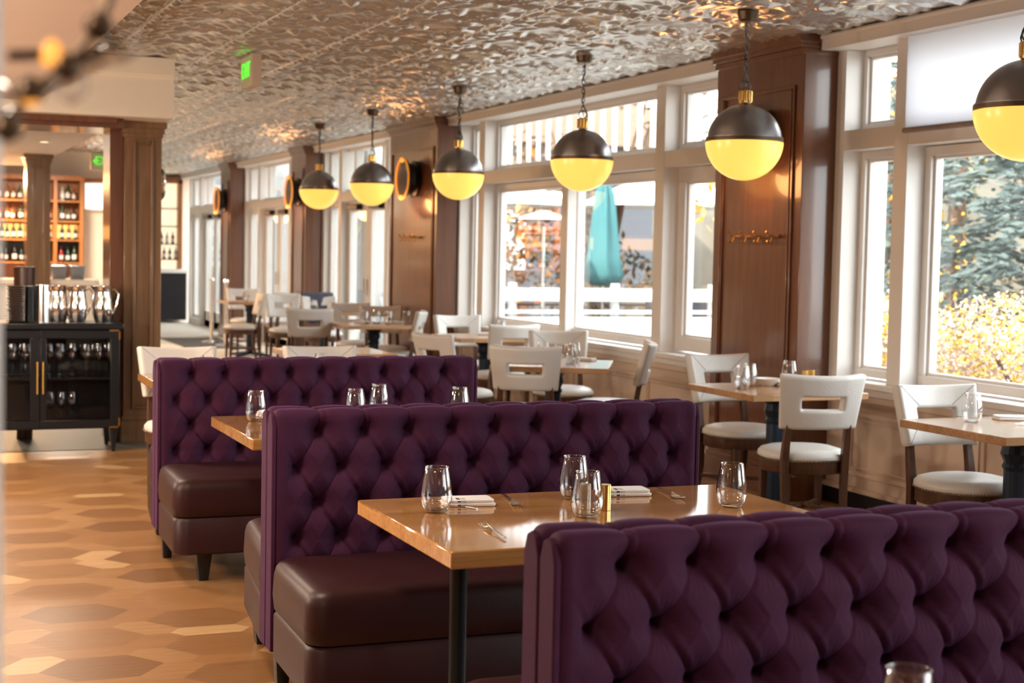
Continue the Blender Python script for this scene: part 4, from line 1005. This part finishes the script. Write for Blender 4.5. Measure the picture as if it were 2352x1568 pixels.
for x, y, lab in ((7.3, 20.9, 'dark terrace sofa behind the railing, left pane'), (11.6, 20.6, 'dark terrace sofa behind the railing, right pane'), (13.4, 20.7, 'third dark terrace sofa behind the railing')):
    root = thing('terrace_sofa', (x, y, -.1), lab, 'sofa', 'dark terrace sofas')
    b = MB(); b.box(-.9, .9, -.4, .4, .18, .62); b.build('seat', M['navy'], root, bevel=.05)
    b = MB(); b.box(-.9, .9, .25, .42, .60, 1.02); b.build('backrest', M['navy'], root, bevel=.05)
    for a in (-.8, .8):
        b = MB(); b.box(a-.03, a+.03, -.3, .3, 0, .18); b.build('leg', M['black'], root)
root = thing('neighbouring_building', (12.5, 34, -.1), 'grey neighbouring building behind the terrace trees', 'building')
b = MB(); b.box(-5, 5, 0, 6, 0, 4.2); b.build('wall', mat('grey_siding', (.075, .085, .10), .8), root)
b = MB(); b.rings([[(-5.4, -.5, 4.2), (5.4, -.5, 4.2), (5.4, 6.5, 4.2), (-5.4, 6.5, 4.2)], [(-5.4, 2.9, 6.4), (5.4, 2.9, 6.4), (5.4, 3.1, 6.4), (-5.4, 3.1, 6.4)]]); b.build('roof', mat('brown_roof', (.12, .07, .045), .9), root)
for k in range(4):
    b = MB(); b.box(-4.2+2.3*k, -3.0+2.3*k, -.03, .02, 1.2, 2.6); b.build('window', M['exterior_white'], root)
# heat lamp frame
root = thing('patio_heater', (8.75, 20.4, -.1), 'tall grey patio heater outside the left large pane', 'heater')
b = MB(); b.lathe([(.035, .1), (.035, 2.0)], n=10); b.build('pole', M['steel'], root); b = MB(); b.lathe([(.25, 0), (.25, .1), (.06, .12)], n=20); b.build('base', M['steel'], root)
b = MB(); b.lathe([(.38, 2.1), (.36, 2.13), (.06, 2.22)], n=24); b.build('reflector', M['steel'], root)

b = MB(); R_ = []; rh = random.Random(12)
for j in range(7):
    ring_ = []
    for i in range(61):
        a = radians(15+57*i/60); r = 40+j*3; hgt = (0, 2.6, 3.9, 4.8, 5.6, 6.1, 6.4)[j]*(1+.25*sin(i*.37)+.12*sin(i*1.3+j))*(.75+.5*i/60)
        ring_.append((r*sin(a), r*cos(a), -.3+hgt+rh.uniform(-.15, .15)))
    R_.append(ring_)
V_ = [p for r in R_ for p in r]; F_ = [(j*61+i, j*61+i+1, (j+1)*61+i+1, (j+1)*61+i) for j in range(6) for i in range(60)]
b.add(V_, F_); struct(b.build('hill', mat('scrub', (.060, .050, .034), .9, var=.7, scale=.6)), 'scrubby brown hillside behind the terrace')
def foliage(mb, c, rad, n, size, rq, flat=1.0):
    for _ in range(n):
        while True:
            p = Vector((rq.uniform(-1, 1), rq.uniform(-1, 1), rq.uniform(-1, 1)))
            if .25 < p.length < 1: break
        p = Vector((p.x*rad[0], p.y*rad[1], p.z*rad[2]))+Vector(c)
        a = Vector((rq.gauss(0, 1), rq.gauss(0, 1), rq.gauss(0, 1)*flat)).normalized(); t = Vector((rq.gauss(0, 1), rq.gauss(0, 1), rq.gauss(0, 1)*flat)); bb = a.cross(t).normalized()
        s_ = size*rq.uniform(.5, 1.2)
        mb.add([p-a*s_, p+bb*s_*.5, p+a*s_, p-bb*s_*.5], [(0, 1, 2, 3)])
def bush(name, x, y, blobs, leafm, label, n, size, cat='bush', trunk=None, flat=1.0, extra=None):
    rq = random.Random(int(x*100+y)); root = thing(name, (x, y, -.1), label, cat)
    b = MB()
    for c, r in blobs: foliage(b, c, r, n, size, rq, flat)
    b.build('foliage', M[leafm], root, smooth=0)
    if extra:
        b = MB()
        for c, r in blobs: foliage(b, c, r, int(n*extra[1]), size, rq, flat)
        b.build('blossom', M[extra[0]], root, smooth=0)
    s_ = MB()
    for k in range(trunk[2] if trunk else 6):
        a = rq.uniform(0, 2*pi); rr = trunk[1] if trunk else .4
        s_.tube([(0, 0, 0), (cos(a)*rr*.3, sin(a)*rr*.3, (trunk[0] if trunk else .9)*.5), (cos(a)*rr, sin(a)*rr, trunk[0] if trunk else .9)], .03 if not trunk else trunk[3], 6, r1=.01)
    s_.build('stem', M['bark'], root)
bush('flowering_shrub', 8.1, 9.2, [((0, .4, .55), (.9, 1.3, .62)), ((.9, -.9, .6), (.9, 1.2, .72)), ((.8, 1.2, .7), (1.0, 1.2, .70))], 'pink_leaf', 'bright yellow flowering shrub outside the nearest window', 7000, .022, extra=('yellow_leaf', .8))
bush('flowering_shrub', 8.6, 12.2, [((0, 0, .7), (1.0, 1.5, .75)), ((.7, 1.8, .7), (1.0, 1.2, .7))], 'pink_leaf', 'second yellow shrub seen beyond the first through the narrow pane', 2200, .04, extra=('yellow_leaf', .8))
def spruce(x, y, h, label, seed):
    rq = random.Random(seed); root = thing('spruce_tree', (x, y, -.1), label, 'tree')
    t = MB(); t.tube([(0, 0, 0), (0, 0, h)], .16, 10, r1=.03); t.build('trunk', M['bark'], root)
    f = MB(); z = .6
    while z < h-.3:
        L_ = (h-z)/h*2.6+.3
        for k in range(9):
            a = rq.uniform(0, 2*pi); d = Vector((cos(a), sin(a), -.22)); s_ = Vector((-sin(a), cos(a), 0))
            ll = L_*rq.uniform(.7, 1.05)
            for q in range(int(ll*34)):
                u = rq.uniform(.25, 1)*ll; w = rq.uniform(-1, 1)*.30*(1.1-u/ll)*ll*.8; p = Vector((0, 0, z))+d*u+s_*w+Vector((0, 0, rq.uniform(-.08, .05)))
                v = (d*.8+s_*math.copysign(.7, w)).normalized()*.085; up_ = Vector((rq.uniform(-.02, .02), rq.uniform(-.02, .02), .022))
                f.add([p-v, p+up_, p+v, p-up_], [(0, 1, 2, 3)])
        z += .27
    f.build('needles', M['spruce_leaf'], root, smooth=0)
spruce(11.4, 12.9, 6.5, 'blue-green spruce tree outside the nearest window', 4)
spruce(13.0, 16.6, 6.8, 'paler spruce farther behind in the nearest window', 8)
def tree(x, y, h, leafm, label, n, size, spread=1.6):
    bl = [((random.Random(i+int(x)).uniform(-spread, spread), random.Random(i+3+int(y)).uniform(-spread, spread), h*(.14+.17*i)), (1.3, 1.3, .95)) for i in range(5)]
    bush('deciduous_tree', x, y, bl, leafm, label, n, size, 'tree', trunk=(h*.9, spread, 9, .07))
tree(15.5, 21.5, 5.5, 'brown_leaf', 'tall brown autumn tree in the right pane of the large window', 900, .09)
tree(12.0, 25.5, 6, 'brown_leaf', 'bare brown tree behind the parasols', 700, .09)
tree(17.5, 26, 6, 'green_leaf', 'olive tree far behind in the large window', 800, .10)
tree(15.5, 12.0, 6.5, 'green_leaf', 'olive tree behind the blue-green spruce', 900, .09)
tree(17.0, 17.5, 6, 'brown_leaf', 'brown tree behind the paler spruce', 900, .09)
tree(10.5, 31.5, 6, 'green_leaf', 'green tree outside the first terrace doors', 350, .1)
tree(9.2, 24.5, 3.4, 'orange_leaf', 'low orange-leaved tree in the left large pane', 260, .08, .6)
tree(12.5, 17.5, 5.2, 'yellow_leaf', 'yellow-leaved tree whose leaves hang in the upper large pane', 320, .08, 1.3)
